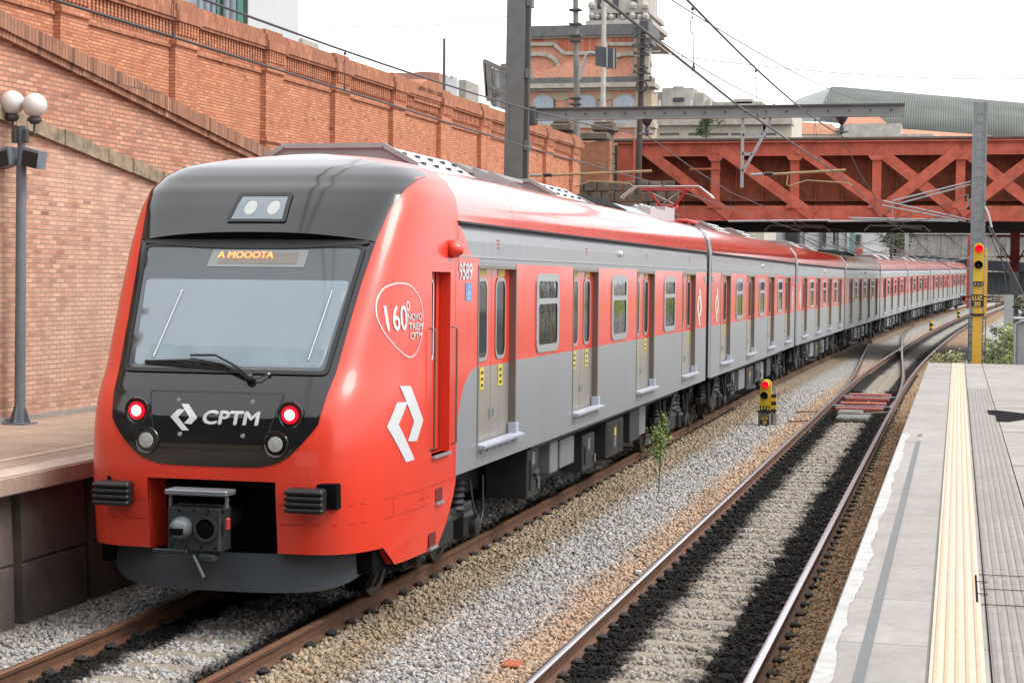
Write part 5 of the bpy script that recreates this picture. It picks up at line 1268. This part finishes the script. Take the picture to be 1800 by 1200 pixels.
# framed billboard back
r = thing('billboard_frame', 'weathered steel billboard frame with pale panels rising above the wall', 'billboard', at(880, 190, 75)); mb = MB(); pn = MB(); Q = lambda x, y, d=0: at(x, y, 75-d)
for a, b, w_ in (((851, 106), (856, 172), .12), ((858, 110), (861, 178), .28), ((883, 116), (885, 190), .25), ((898, 124), (899, 196), .22), ((851, 106), (908, 132), .10), ((860, 113), (908, 138), .14), ((861, 152), (908, 173), .16), ((862, 158), (908, 179), .08), ((868, 118), (870, 185), .05), ((862, 160), (870, 188), .06)):
    mb.bar(Q(*a), Q(*b), w_, .12)
mb.bbox(Q(880, 112, .1), Q(891, 122, -.1), .02); mb.build('steel_frame', m_polec, r)
pn.add([Q(860, 118, -.15), Q(906, 136, -.15), Q(906, 200, -.15), Q(862, 185, -.15)], [(0, 1, 2, 3)]); pn.add([Q(860, 118, -.2), Q(906, 136, -.2), Q(906, 200, -.2), Q(862, 185, -.2)], [(3, 2, 1, 0)]); pn.build('pale_panel', mat('billboard sheet', (.78, .83, .88), .5, var=.05), r)

# ------------------------------------------------------------------ background buildings
def fb(mb, x0, y0, x1, y1, Y, dep, m=0):
    a, b = at(x0, y0, Y), at(x1, y1, Y); mb.box((a.x, Y, b.z), (b.x, Y+dep, a.z), m)
m_tbr = brick_mat('tower brick', (.80, .30, .18), (.95, .42, .28), (.80, .48, .36), plane='xz', ms=.006, dirt=.2)
m_trim = mat('tower stone trim', (.50, .45, .38), .9, var=.3, sc=2); m_trimg = mat('slate cornice', (.17, .17, .17), .9, var=.3, sc=2); m_niche = mat('niche red', (.62, .18, .11), .9, var=.2)
m_pale = mat('pale stone', (.52, .49, .44), .9, var=.3, sc=1.3); m_cream = mat('cream render', (.66, .62, .53), .9, var=.15, sc=1); m_ocre = mat('ochre render', (.52, .42, .29), .9, var=.12)
m_winl = mat('reflecting window pane', (.42, .50, .60), .2, var=.2, sc=3); m_wind = mat('dark window pane', (.04, .045, .055), .25, var=.3)
TY = 150
r = thing('station_building', 'red brick station building with arched windows and slate cornices behind the masts', 'building', at(1020, 240, TY))
mb = MB(); fb(mb, 912, 62, 1122, 430, TY, 4); mb.build('brick_wall_face', m_tbr, r)
mb = MB(); fb(mb, 905, 47, 1142, 60, TY-.6, 5, 1); fb(mb, 906, 60, 1138, 64, TY-.35, 12, 0); fb(mb, 908, 138, 1145, 148, TY-.7, 2, 1); fb(mb, 906, 148, 1150, 152, TY-.9, 3, 0); fb(mb, 912, 152, 1142, 158, TY-.3, 2, 0); fb(mb, 905, 218, 1150, 224, TY-.3, 2, 0)
fb(mb, 1116, 158, 1142, 430, TY-.2, 3, 2); fb(mb, 1114, 64, 1120, 138, TY-.2, 3, 0); mb.build('cornice', [m_trim, m_trimg, m_ocre], r)
def arch(mb, cx_, y0, w_, h_, Y, dep, m=0, n=10, base=None):
    c = at(cx_, y0, Y); R0 = w_; pts = [(c.x+R0*math.cos(math.pi*k/n), c.z+R0*h_*math.sin(math.pi*k/n)) for k in range(n+1)]
    if base is not None: z = at(cx_, base, Y).z; pts = [(c.x+R0, z)]+pts+[(c.x-R0, z)]
    mb.prism(pts, 1, Y, Y+dep, m)
for g in ((929, 940, 951), (985, 994, 1005, 1018, 1030, 1043), (1079, 1090, 1101, 1112)):
    for cxp in g:
        q = MB(); arch(q, cxp, 72, .21, .9, TY-.05, .1, 0, base=(75+(15 if cxp in g and len(g) == 6 else 0)) if 0 else (90 if len(g) == 6 else 75)); q.build('blind_niche', m_niche, r)
mb = MB()
for pts in ([(912, 78), (974, 78), (992, 94), (1048, 94), (1070, 78), (1118, 78)],):
    for a, b in zip(pts, pts[1:]): mb.bar(at(*a, TY-.15), at(*b, TY-.15), .3, .42, up=(0, 1, 0))
for c in (944, 1104):
    n = 12; C0 = at(c, 118, TY-.1)
    for k in range(n):
        a, b = math.pi*k/n, math.pi*(k+1)/n; mb.bar((C0.x+1.9*math.cos(a), C0.y, C0.z+1.1*math.sin(a)), (C0.x+1.9*math.cos(b), C0.y, C0.z+1.1*math.sin(b)), .35, .5, up=(0, 1, 0))
mb.build('string_moulding', m_trim, r)
mb = MB(); a, b, c = at(915, 138, TY-.4), at(1120, 138, TY-.4), at(1016, 105, TY-.4); mb.prism([(a.x, a.z), (b.x, b.z), (c.x, c.z)], 1, TY-.45, TY-.05, 0); mb.build('gable', m_tbr, r)
for cxp in (955, 1028, 1098):
    q = MB(); arch(q, cxp, 180, 1.02, .75, TY-.12, .15, 0, base=222); wf = q.build('arched_window', m_trim, r)
    q = MB(); arch(q, cxp, 181, .86, .75, TY-.18, .05, 0, base=222); q.build('pane', m_winl, wf)
    q = MB(); c = at(cxp, 200, TY-.2)
    for k in range(-4, 5): q.box((c.x+k*.19-.018, TY-.22, c.z-1.1), (c.x+k*.19+.018, TY-.19, c.z+1.4-.06*k*k))
    for k in range(6): q.box((c.x-.84, TY-.22, c.z-1.0+k*.42), (c.x+.84, TY-.19, c.z-.97+k*.42))
    q.build('glazing_bars', m_white, wf)
mb = MB()
for cxp in (985, 1062):
    for a in ((cxp-11, 175, cxp+11, 177), (cxp-11, 175, cxp-9, 215), (cxp+9, 175, cxp+11, 215)): fb(mb, *a, TY-.12, .1, 0)
    fb(mb, cxp-15, 163, cxp+15, 175, TY-.06, .1, 1)
mb.lathe(at(986, 158, TY), [(.28, 0), (.28, -.1), (0, -.1)], 'y', 16); mb.build('panel_moulding', [m_trim, m_ocre], r)
# ornate tower above
r = thing('clock_tower', 'ornate pale stone tower top rising behind the brick building', 'tower', at(1085, 45, 158)); T2 = 158
mb = MB(); fb(mb, 1040, 18, 1135, 62, T2, 8, 0); fb(mb, 1045, -40, 1130, 20, T2+.6, 8, 0); mb.build('tower_shaft', m_pale, r)
mb = MB(); fb(mb, 1030, 37, 1146, 42, T2-1.2, 9, 0); fb(mb, 1036, 42, 1140, 48, T2-.8, 9, 0); fb(mb, 1036, 17, 1140, 22, T2-.7, 9, 0); mb.build('tower_cornice', m_pale, r)
mb = MB()
for k in range(15): fb(mb, 1040+k*6.5, 22, 1043+k*6.5, 36, T2-.5, .4, 0)
fb(mb, 1038, 34, 1138, 37, T2-.6, .6, 0)
for k in (1040, 1062, 1112, 1134): fb(mb, k-4, 4, k+4, 40, T2-.8, 1, 0); mb.sphere(at(k, 10, T2-.9), .35, 0, 8); mb.sphere(at(k, 28, T2-1), .3, 0, 8)
for k in (1050, 1074, 1095, 1124): mb.sphere(at(k, 30, T2-.8), .28, 0, 8)
mb.build('balustrade', m_pale, r)
for k in (1055, 1082, 1115): q = MB(); fb(q, k-4, -40, k+5, 16, T2+.5, .2, 0); q.build('tower_opening', m_wind, r)
r = thing('corner_turret', 'small dark stone turret with balcony at the right of the brick building', 'turret', at(1133, 70, 149)); mb = MB()
fb(mb, 1124, 34, 1142, 60, 148.6, 1.5, 1); fb(mb, 1122, 62, 1146, 78, 148.4, 2, 1); fb(mb, 1124, 78, 1140, 140, 149, 1.5, 0); fb(mb, 1128, 60, 1142, 66, 148.2, 2, 0); mb.sphere(at(1134, 86, 148.6), .5, 1, 10); mb.bar(at(1136, 92, 148), at(1160, 90, 147), .12)
for k in range(5): mb.bar(at(1124, 105+k*7, 148.6), at(1140, 105+k*7, 148.6), .05)
mb.build('turret_stone', [m_trim, m_trimg], r)
# pale buildings to the right
PY_ = 180
r = thing('pale_building', 'long cream classical building with balustraded parapet right of the station building', 'building', at(1270, 240, PY_)); mb = MB()
fb(mb, 1142, 192, 1342, 480, PY_, 12, 0); fb(mb, 1342, 192, 1390, 320, PY_, 12, 0); mb.build('facade', m_cream, r)
mb = MB(); fb(mb, 1140, 212, 1392, 218, PY_-.7, 3, 0); fb(mb, 1140, 189, 1392, 193, PY_-.5, 3, 0)
for k in range(60): fb(mb, 1142+k*4.1, 218, 1144+k*4.1, 221, PY_-.4, .4, 0)
for k in (1150, 1205, 1240): fb(mb, k, 176, k+9, 192, PY_-.3, 1, 0)
mb.build('parapet', m_pale, r)
for k in (1160, 1210, 1246, 1285, 1330): q = MB(); fb(q, k, 234, k+34, 238, PY_-.03, .1, 0); q.build('facade_groove', m_trimg, r)
r = thing('concrete_building', 'stained grey rooftop block behind the cream building', 'building', at(1190, 170, 190)); mb = MB(); fb(mb, 1142, 162, 1165, 192, 190, 10); fb(mb, 1164, 155, 1218, 192, 189.5, 10); fb(mb, 1216, 163, 1236, 192, 190, 10); fb(mb, 1183, 152, 1200, 156, 189.6, 8); fb(mb, 1230, 180, 1340, 192, 191, 10); fb(mb, 1290, 174, 1322, 182, 191, 10)
mb.build('block_wall', mat('stained render', (.40, .38, .35), .95, var=.4, sc=.8), r)
q = MB(); fb(q, 1183, 172, 1202, 179, 189.4, .2); q.build('block_window', m_wind, r)
r = thing('tiled_house', 'low house with orange tiled roof in front of the station hall', 'house', at(1430, 240, 238)); mb = MB(); a = at(1383, 236, 238); b = at(1480, 236, 238); t = at(1398, 214, 241); u = at(1462, 218, 241)
mb.add([(a.x, 238, a.z), (b.x, 238, b.z), (u.x, 241, u.z), (t.x, 241, t.z), (a.x, 244, a.z), (b.x, 244, b.z)], [(0, 1, 2, 3), (5, 4, 3, 2), (4, 0, 3), (1, 5, 2)]); mb.build('tiled_roof', mat('faded roof tile', (.48, .22, .13), .9, var=.25, sc=1.5), r)
q = MB(); fb(q, 1385, 236, 1478, 262, 238.2, 5); q.build('house_wall', m_cream, r)
r = thing('white_house', 'white rendered house below the hall roof with a tiled top', 'house', at(1530, 230, 236)); q = MB(); fb(q, 1478, 218, 1583, 262, 236, 6); fb(q, 1560, 236, 1640, 262, 235, 6); q.build('house_wall', m_pale, r)
mb = MB(); a = at(1476, 218, 236); b = at(1560, 218, 236); t = at(1490, 205, 239); u = at(1545, 205, 239); mb.add([(a.x, 236, a.z), (b.x, 236, b.z), (u.x, 239, u.z), (t.x, 239, t.z), (a.x, 242, a.z), (b.x, 242, b.z)], [(0, 1, 2, 3), (5, 4, 3, 2), (4, 0, 3), (1, 5, 2)]); mb.build('tiled_roof', mat('orange roof tile', (.52, .24, .15), .9, var=.25, sc=1.5), r)
r = thing('tiled_shed', 'long low orange roof strip under the right end of the hall roof', 'shed', at(1700, 236, 241)); mb = MB(); a, b, c, d = at(1590, 245, 241), at(1830, 262, 241), at(1830, 245, 245), at(1575, 226, 245)
mb.add([a, b, c, d, a-Vector((0, 0, 3)), b-Vector((0, 0, 3))], [(0, 1, 2, 3), (4, 5, 1, 0)]); mb.build('tiled_roof', m_brick, r)
# vaulted station hall
r = thing('station_hall', 'huge vaulted station hall with ribbed grey metal roof', 'station hall', at(1600, 220, 275))
q = NT('ribbed metal roof'); sp = q.n('TexCoord'); wv = q.n('TexWave'); wv.bands_direction = 'X'; wv.inputs['Scale'].default_value = .95; wv.inputs['Distortion'].default_value = 0; q.l(sp.outputs['Object'], wv.inputs['Vector'])
col = q.mix(q.ramp(wv.outputs['Fac'], [(.0, 0), (.25, 1)]), (.11, .12, .11), (.20, .215, .20)); col = q.mix(1, col, q.ramp(q.noise(q.coord((.6, 1, 1)), .25, 5), [(.3, .75), (.7, 1.15)]), 'MULTIPLY'); q.bump(wv.outputs['Fac'], .6, .1); m_hall = q.out(col, .85, 0, .15)
q = NT('hall roof purlins'); wv = q.n('TexWave'); 
def hall(u, v):
    base = at(1440+480*u, 214+42*u, 250); z1 = at(1470+480*u, 158+38*u, 275).z; a = R_(90*v)
    return (base.x+v*1.5, base.y+25*(1-math.cos(a)), base.z+(z1-base.z)*math.sin(a))
mb = MB(); mb.grid(hall, 60, 14, 0); mb.build('vault_roof', m_hall, r, smooth=True)
mb = MB()
def apse(u, v):
    a = R_(90*v); c = at(1390+60*u, 214, 250); z1 = at(1385+80*u, 180-22*u, 275).z
    return (c.x, c.y+25*(1-math.cos(a)), c.z+(z1-c.z)*math.sin(a))
mb.grid(apse, 12, 10, 0); mb.build('lower_vault', mat('pale ribbed roof', (.28, .31, .30), .6, var=.2), r, smooth=True)
mb = MB(); mb.bar(at(1529, 160, 272), at(1531, 196, 253), .4); mb.build('down_pipe', m_white, r)
mb = MB(); a = at(1380, 215, 251); b = at(1920, 262, 251); mb.box((a.x, 254, 0), (b.x, 254.5, at(1500, 222, 251).z)); mb.build('hall_wall', m_pale, r)
# behind the bridge at track level
r = thing('white_building', 'white building with dark windows seen under the bridge', 'building', at(1470, 470, 200)); mb = MB(); fb(mb, 1340, 392, 1562, 540, 200, 12, 0); mb.build('white_wall', mat('white wall', (.72, .74, .76), .8, var=.08, sc=.6), r)
for (a, b, c, d) in ((1381, 400, 1402, 428), (1446, 400, 1468, 430), (1504, 412, 1512, 430)):
    q = MB(); fb(q, a-3, b, c+3, d+3, 199.8, .1); w_ = q.build('window_frame', m_trim, r); q = MB(); fb(q, a, b, c, d, 199.6, .1); q.build('dark_pane', m_wind, w_)
mb = MB()
for k in (1404, 1412, 1441, 1472, 1486): fb(mb, k, 405, k+1.2, 470, 199.7, .2)
mb.build('rain_pipe', m_trimg, r)
q = MB(); fb(q, 1499, 437, 1516, 447, 199.5, .2); q.build('red_notice', m_panto, r)
r = thing('white_kiosk', 'small white cube-shaped building standing under the bridge view', 'building', at(1538, 460, 190)); q = MB(); fb(q, 1519, 431, 1560, 490, 188, 6); q.build('kiosk_wall', m_white, r)
r = thing('flyover', 'stained pale concrete flyover wall beyond the bridge', 'flyover', at(1680, 440, 232)); mb = MB()
q = NT('stained concrete wall'); v = q.coord((1, 1, .25)); col = q.ramp(q.noise(v, .9, 8, .75), [(.35, (.24, .23, .21)), (.6, (.62, .60, .57))]); m_fly = q.out(col, .9)
fb(mb, 1555, 412, 1950, 452, 232, 5, 0); mb.build('parapet_wall', m_fly, r)
mb = MB()
for k in range(30): fb(mb, 1560+k*12, 413, 1561+k*12, 450, 231.8, .2)
fb(mb, 1555, 410, 1950, 413, 231.5, 6); mb.build('panel_joint', m_pale, r)
r = thing('platform_canopy', 'long dark canopy of a far platform below the flyover', 'canopy', at(1700, 460, 222)); mb = MB(); a, b = at(1598, 449, 222), at(1900, 472, 216)
mb.add([(a.x, 222, a.z), (b.x, 216, b.z+.3), (b.x, 216, b.z-.9), (a.x, 222, a.z-1.0), (a.x, 230, a.z), (b.x, 226, b.z+.3), (b.x, 226, b.z-.9), (a.x, 230, a.z-1.)], [(0, 1, 2, 3), (4, 5, 6, 7), (0, 4, 5, 1), (3, 2, 6, 7)]); mb.build('canopy_roof', mat('dark blue canopy', (.012, .016, .035), .6), r)
mb = MB()
for k in range(14):
    p = at(1702+k*11, 470, 224); mb.box((p.x-.06, 224, 0), (p.x+.06, 224.12, p.z))
fb(mb, 1700, 500, 1960, 502, 224, .1); mb.build('canopy_post', m_post, r)
r = thing('fence', 'blue-grey mesh fence at the foot of the far platform', 'fence', at(1760, 510, 226)); mb = MB()
fb(mb, 1700, 478, 1960, 520, 227, .3, 0); mb.build('fence_panel', mat('blue grey hoarding', (.30, .34, .38), .8, var=.3, sc=1), r)
# gantries, posts and wires beyond the bridge
def post(lab, px, ptop, pbot, Y, w_, mt, ex=()):
    a = at(px, ptop, Y); r = thing('gantry_post', lab, 'post', (a.x, Y, 0)); mb = MB(); mb.box((a.x-w_, Y, -.3), (a.x+w_, Y+w_*2, a.z)); mb.build('post_shaft', mt, r)
    for e in ex:
        mb = MB(); mb.bar(at(*e[0], Y-.1), at(*e[1], Y-.1), e[2]); mb.build('arm', mt, r)
m_postred = mat('rust red post', (.36, .06, .05), .7, var=.3, sc=4)
post('rusty red post at the end of the train', 1706, 412, 640, 185, .28, m_postred, (((1706, 430), (1712, 440), .2),))
post('dark red lattice post at the right edge beyond the platform', 1785, 405, 640, 92, .22, m_postred, (((1740, 415), (1830, 414), .12), ((1752, 452), (1815, 450), .10), ((1785, 470), (1800, 440), .08), ((1742, 405), (1785, 470), .06)))
post('dark post in front of the red lattice post', 1783, 478, 640, 80, .20, m_mastdk)
post('pale concrete post left of the red lattice post', 1774, 518, 640, 70, .17, m_galv)
post('grey column in front of the white building', 1458, 400, 500, 150, .25, m_galv)
post('green column in front of the white building', 1498, 400, 500, 160, .22, mat('green column', (.16, .30, .28), .6))
post('slim yellow post behind the signal', 1734, 436, 520, 150, .12, m_yelpost)
post('dark pole by the tree under the bridge', 1567, 402, 470, 120, .09, m_mastdk, (((1567, 425), (1580, 412), .08),))
post('grey post in front of the flyover wall', 1594, 405, 470, 140, .14, m_galv)
r = thing('overhead_wires', 'tangle of catenary wires crossing under the bridge', 'overhead wire', at(1500, 430, 130)); mb = MB()
for a, b, s_ in (((1405, 414), (1600, 440), 1.2), ((1420, 418), (1560, 442), .4), ((1470, 438), (1560, 412), .2), ((1460, 425), (1700, 420), 1.5), ((1560, 430), (1720, 445), .9), ((1600, 408), (1740, 452), 1.6), ((1640, 455), (1770, 412), .8), ((1540, 408), (1680, 448), 1.0), ((1480, 410), (1640, 416), 1.4), ((1660, 410), (1800, 418), 1.5), ((1740, 410), (1790, 500), .5), ((1755, 420), (1782, 560), .3), ((1765, 430), (1784, 520), .2)):
    mb.tube(sag(at(*a, 120), at(*b, 150), s_), .035, 4)
mb.build('wire_span', m_wire, r)
# far left skyline above the wall
r = thing('apartment_block', 'white apartment block with green columns at the top left', 'apartment block', at(380, 20, 95)); mb = MB(); fb(mb, 322, -60, 436, 46, 95, 8, 0); mb.build('block_wall', mat('white block wall', (.66, .68, .70), .8, var=.06), r)
for k, g in ((340, 0), (352, 0), (364, 0), (374, 0), (386, 1), (398, 0), (410, 0), (430, 1)):
    q = MB(); fb(q, k, -60, k+5, 30+(k-340)*.12, 94.8, .1); q.build('window_strip', m_winl if not g else m_wind, r)
mb = MB(); fb(mb, 418, -60, 425, 48, 94.6, .5); fb(mb, 382, -60, 385, 40, 94.6, .5); mb.build('green_column', mat('green column paint', (.12, .34, .24), .6), r)
r = thing('water_tank', 'roof terrace with a small caged water tank and dish', 'water tank', at(470, 45, 110)); mb = MB(); fb(mb, 438, 46, 488, 62, 110, 3, 0); fb(mb, 462, 38, 482, 47, 110, 1, 1)
for k in range(5): fb(mb, 462+k*5, 37, 462.6+k*5, 47, 109.9, .05, 0)
mb.bar(at(455, 46, 109.9), at(455, 38, 109.9), .1); mb.sphere(at(455, 38, 109.9), .14, 0, 8); mb.bar(at(486, 48, 109.9), at(496, 49, 109.9), .1); mb.build('tank_body', [m_pale, m_winl], r)
r = thing('rooftop_hut', 'small pale rooftop hut just above the wall, left', 'building', at(520, 70, 110)); q = MB(); fb(q, 504, 68, 532, 85, 110, 3); q.build('hut_wall', m_pale, r)
r = thing('brick_gable', 'faded pink gabled roof showing above the wall', 'building', at(730, 140, 110)); mb = MB(); P0 = [(688, 130), (700, 128), (720, 129), (742, 126), (772, 128), (772, 160), (688, 160)]
mb.prism([(at(x, y, 110).x, at(x, y, 110).z) for x, y in P0], 1, 110, 114, 0); mb.build('gable_wall', mat('faded pink brick', (.50, .25, .20), .9, var=.15), r)
q = MB(); q.prism([(at(x, y, 109).x, at(x, y, 109).z) for x, y in ((704, 141), (727, 142), (723, 150))], 1, 109, 109.2); q.build('white_triangle', m_white, r)
r = thing('white_rooftop', 'white and grey rooftop boxes beside the thin pole', 'building', at(800, 145, 105)); mb = MB(); fb(mb, 783, 136, 803, 170, 105, 3, 0); fb(mb, 803, 141, 819, 175, 105.5, 3, 1); mb.sphere(at(794, 134, 105), .12, 0, 8); mb.build('rooftop_box', [m_white, m_conc], r)

# ------------------------------------------------------------------ plants
def leaf_mat(name, c): 
    q = NT(name); gi = q.n('NewGeometry'); col = q.ramp(gi.outputs['Random Per Island'], [(0, [k*.45 for k in c]), (.5, c), (1, [min(1, k*1.9) for k in c])])
    q.b.inputs['Transmission Weight'].default_value = 0; return q.out(col, .6, 0, .3)
m_leaf = leaf_mat('weed leaf', (.30, .40, .12)); m_leafd = leaf_mat('dark leaf', (.06, .10, .035)); m_leafg = leaf_mat('grass blade', (.52, .60, .30)); m_leafy = leaf_mat('yellow green leaf', (.50, .62, .12)); m_stem = mat('plant stem', (.13, .15, .06), .7)
def leaf(mb, p, s):
    a = random.uniform(0, 6.28); t = random.uniform(-.9, .9); d = Vector((math.cos(a)*math.cos(t), math.sin(a)*math.cos(t), math.sin(t))); u = d.cross(Vector((random.uniform(-1, 1), random.uniform(-1, 1), .5))).normalized()
    p = Vector(p); mb.add([p, p+d*s*.5+u*s*.22, p+d*s, p+d*s*.5-u*s*.22], [(0, 1, 2, 3)])
def weed(name, lab, x, y, z0, h, n, mt, spread=.25, cat='plant', group=None, ls=.06, bare=0.0):
    r = thing(name, lab, cat, (x, y, z0), group); st = MB(); lf = MB(); nb = max(3, int(n/30))
    st.tube([(x, y, z0), (x+.02, y, z0+h*.5), (x-.01, y, z0+h)], [.012, .009, .004], 6)
    for k in range(nb):
        t = bare+(1-bare)*random.random(); a = random.uniform(0, 6.28); L = spread*(1.1-.6*t)*random.uniform(.5, 1.1); p = Vector((x, y, z0+h*t*.92)); q = p+Vector((math.cos(a)*L, math.sin(a)*L, L*.6))
        st.tube([p, q], .003, 4)
        for j in range(30):
            w_ = random.random()**.6; c = p.lerp(q, w_)+Vector((random.gauss(0, .035), random.gauss(0, .035), random.gauss(0, .04))); leaf(lf, c, ls*random.uniform(.5, 1.2))
    st.build('stem', m_stem, r); lf.build('foliage', mt, r); return r
weed('weed_plant', 'tall thin weed with small green leaves growing in the ballast by the train', 2.05, 27.6, GZ, 1.28, 900, m_leaf, .22, bare=.35, ls=.05)
k = 0
spots = [(6.1, 44.9, 1.35, 'grassy weed clump left of the yellow post, nearest the track'), (6.5, 44.9, 1.5, 'light green weed clump just left of the yellow signal post'), (7.35, 44.8, 1.85, 'feathery weed clump just right of the yellow signal post'), (7.75, 45.3, 2.1, 'feathery weed clump beside the grey cabinet'), (7.5, 48, 2.1, 'dark small bush behind the feathery weeds')]
for i, (x, y, h, lb) in enumerate(spots): weed('bush', lb, x, y, GZ, h+.25, 1500, m_leafg if i < 4 else m_leafd, .55, 'bush', ls=.10, group='weeds at the platform end')
weed('bush', 'bright yellow-green bush against the dark post', 8.1, 50.5, GZ, 2.3, 2200, m_leafy, .6, 'bush', ls=.12, group='weeds at the platform end')
weed('bush', 'dark green shrub at the foot of the dark post', 8.45, 56, GZ, 3.0, 1800, m_leafd, .7, 'bush', ls=.13, group='weeds at the platform end')
for lb, px, py, Y, s in (('dark leafy tree by the flyover seen under the bridge', 1572, 468, 150, 1.0), ('green tree top behind the left end of the white building', 1374, 428, 205, 1.1), ('small palm-like shrub on the street above the bridge', 1240, 252, 120, .6)):
    b = at(px, py, Y); r = thing('tree', lb, 'tree', tuple(b)); H = 3.4*s
    st = MB(); st.tube([b-Vector((0, 0, 1.5*s)), b+Vector((.1, 0, H*.5)), b+Vector((0, 0, H*.85))], [.12*s, .08*s, .03*s], 7)
    for q in range(6): a = random.uniform(0, 6.28); st.tube([b+Vector((0, 0, H*.3+q*.2*s)), b+Vector((math.cos(a)*.8*s, math.sin(a)*.8*s, H*.5+q*.28*s))], .025*s, 5)
    st.build('trunk', m_poled, r); lf = MB()
    for q in range(14):
        c = b+Vector((random.gauss(0, .55)*s, random.gauss(0, .5)*s, H*(.3+.55*random.random())))
        for j in range(110): leaf(lf, c+Vector([random.gauss(0, .28)*s for _ in range(3)]), .26*s*random.uniform(.5, 1.2))
    lf.build('crown', m_leafd, r)
mb = MB()
for k in range(5200):
    y = random.uniform(150, 215); x = cx(y)+random.uniform(9.5, 26); p = Vector((x, y, GZ+ez(y))); h = random.uniform(.15, .7); mb.add([p, p+Vector((.25, 0, 0)), p+Vector((.1+random.uniform(-.2, .2), 0, h))], [(0, 1, 2)])
tag(mb.build('grass', m_leafy, None), 'strip of yellow-green grass beside the far tracks', 'grass', kind='stuff')
# ------------------------------------------------------------------ small litter and track marks
for nm, lb, x, y, sz, mt in (('brick_fragment', 'flat brown brick fragment lying on the ballast in the foreground', 2.86, 14.87, (.16, .22, .03), m_pil), ('paper_cup', 'small white litter cup beside the train track', 1.75, 21.4, (.05, .05, .09), m_white), ('litter_scrap', 'white scrap of litter against the left rail of the platform track', 3.08, 19.9, (.07, .07, .05), m_white), ('litter_scrap', 'grey flat scrap of litter lying on the grey ballast', 2.15, 19.0, (.22, .10, .02), m_conc)):
    mb = MB(); mb.bbox((x-sz[0]/2, y-sz[1]/2, GZ+.02), (x+sz[0]/2, y+sz[1]/2, GZ+.02+sz[2]), .01); o = mb.build(nm, mt, None, off=(x, y, GZ)); tag(o, lb, 'litter' if nm != 'brick_fragment' else 'brick')
for lb, x, y in (('tiny yellow and black marker post in the ballast, nearest of the pair', 4.9, 118), ('tiny yellow and black marker post beside the far end of the train', 6.6, 150)):
    r = thing('marker_post', lb, 'marker post', (x, y, ez(y)+GZ)); mb = MB()
    for k in range(4): mb.tube([(x, y, ez(y)+GZ+k*.16), (x, y, ez(y)+GZ+(k+1)*.16)], .12, 8, k % 2)
    mb.build('marker_body', [m_blk, m_yellow], r)

# ------------------------------------------------------------------ unseen train shed, added behind the camera to darken reflections
r = thing('added_train_shed', 'great dark train shed, added unseen behind the photographer to darken reflections', 'train shed', (4, -10, 0))
m_shed = mat('shed iron and glass', (.05, .055, .06), .7, var=.3, sc=.5); m_shedw = mat('shed brick', (.20, .10, .07), .9, var=.3, sc=.6)
def shed(u, v):
    a = math.pi*u; return (4-21*math.cos(a), -10-60*v, 8+8.5*math.sin(a)**.8)
mb = MB(); mb.grid(shed, 24, 8, 0); mb.build('vault_roof', m_shed, r)
mb = MB()
for x in (-17, 25): mb.box((x-.4, -70, -.2), (x+.4, -10, 8.1))
mb.box((-17, -70.5, -.2), (25, -70, 16)); mb.build('side_wall', m_shedw, r)
for k in range(5):
    x = -12+k*8; mb = MB(); mb.box((x-.25, -10.3, 1.3 if k in (0, 1, 3, 4) else 0), (x+.25, -9.9, 8+8.5*math.sin(math.acos((4-x)/21))**.8)); mb.build('screen_mullion', m_shed, r)
mb = MB()
for k in range(16):
    a, b = math.pi*k/16, math.pi*(k+1)/16; mb.add([(4-21*math.cos(a), -9.9, 8), (4-21*math.cos(b), -9.9, 8), (4-21*math.cos(b), -9.9, 8+8.5*math.sin(b)**.8), (4-21*math.cos(a), -9.9, 8+8.5*math.sin(a)**.8)], [(0, 1, 2, 3)])
mb.build('gable_screen', m_shed, r)
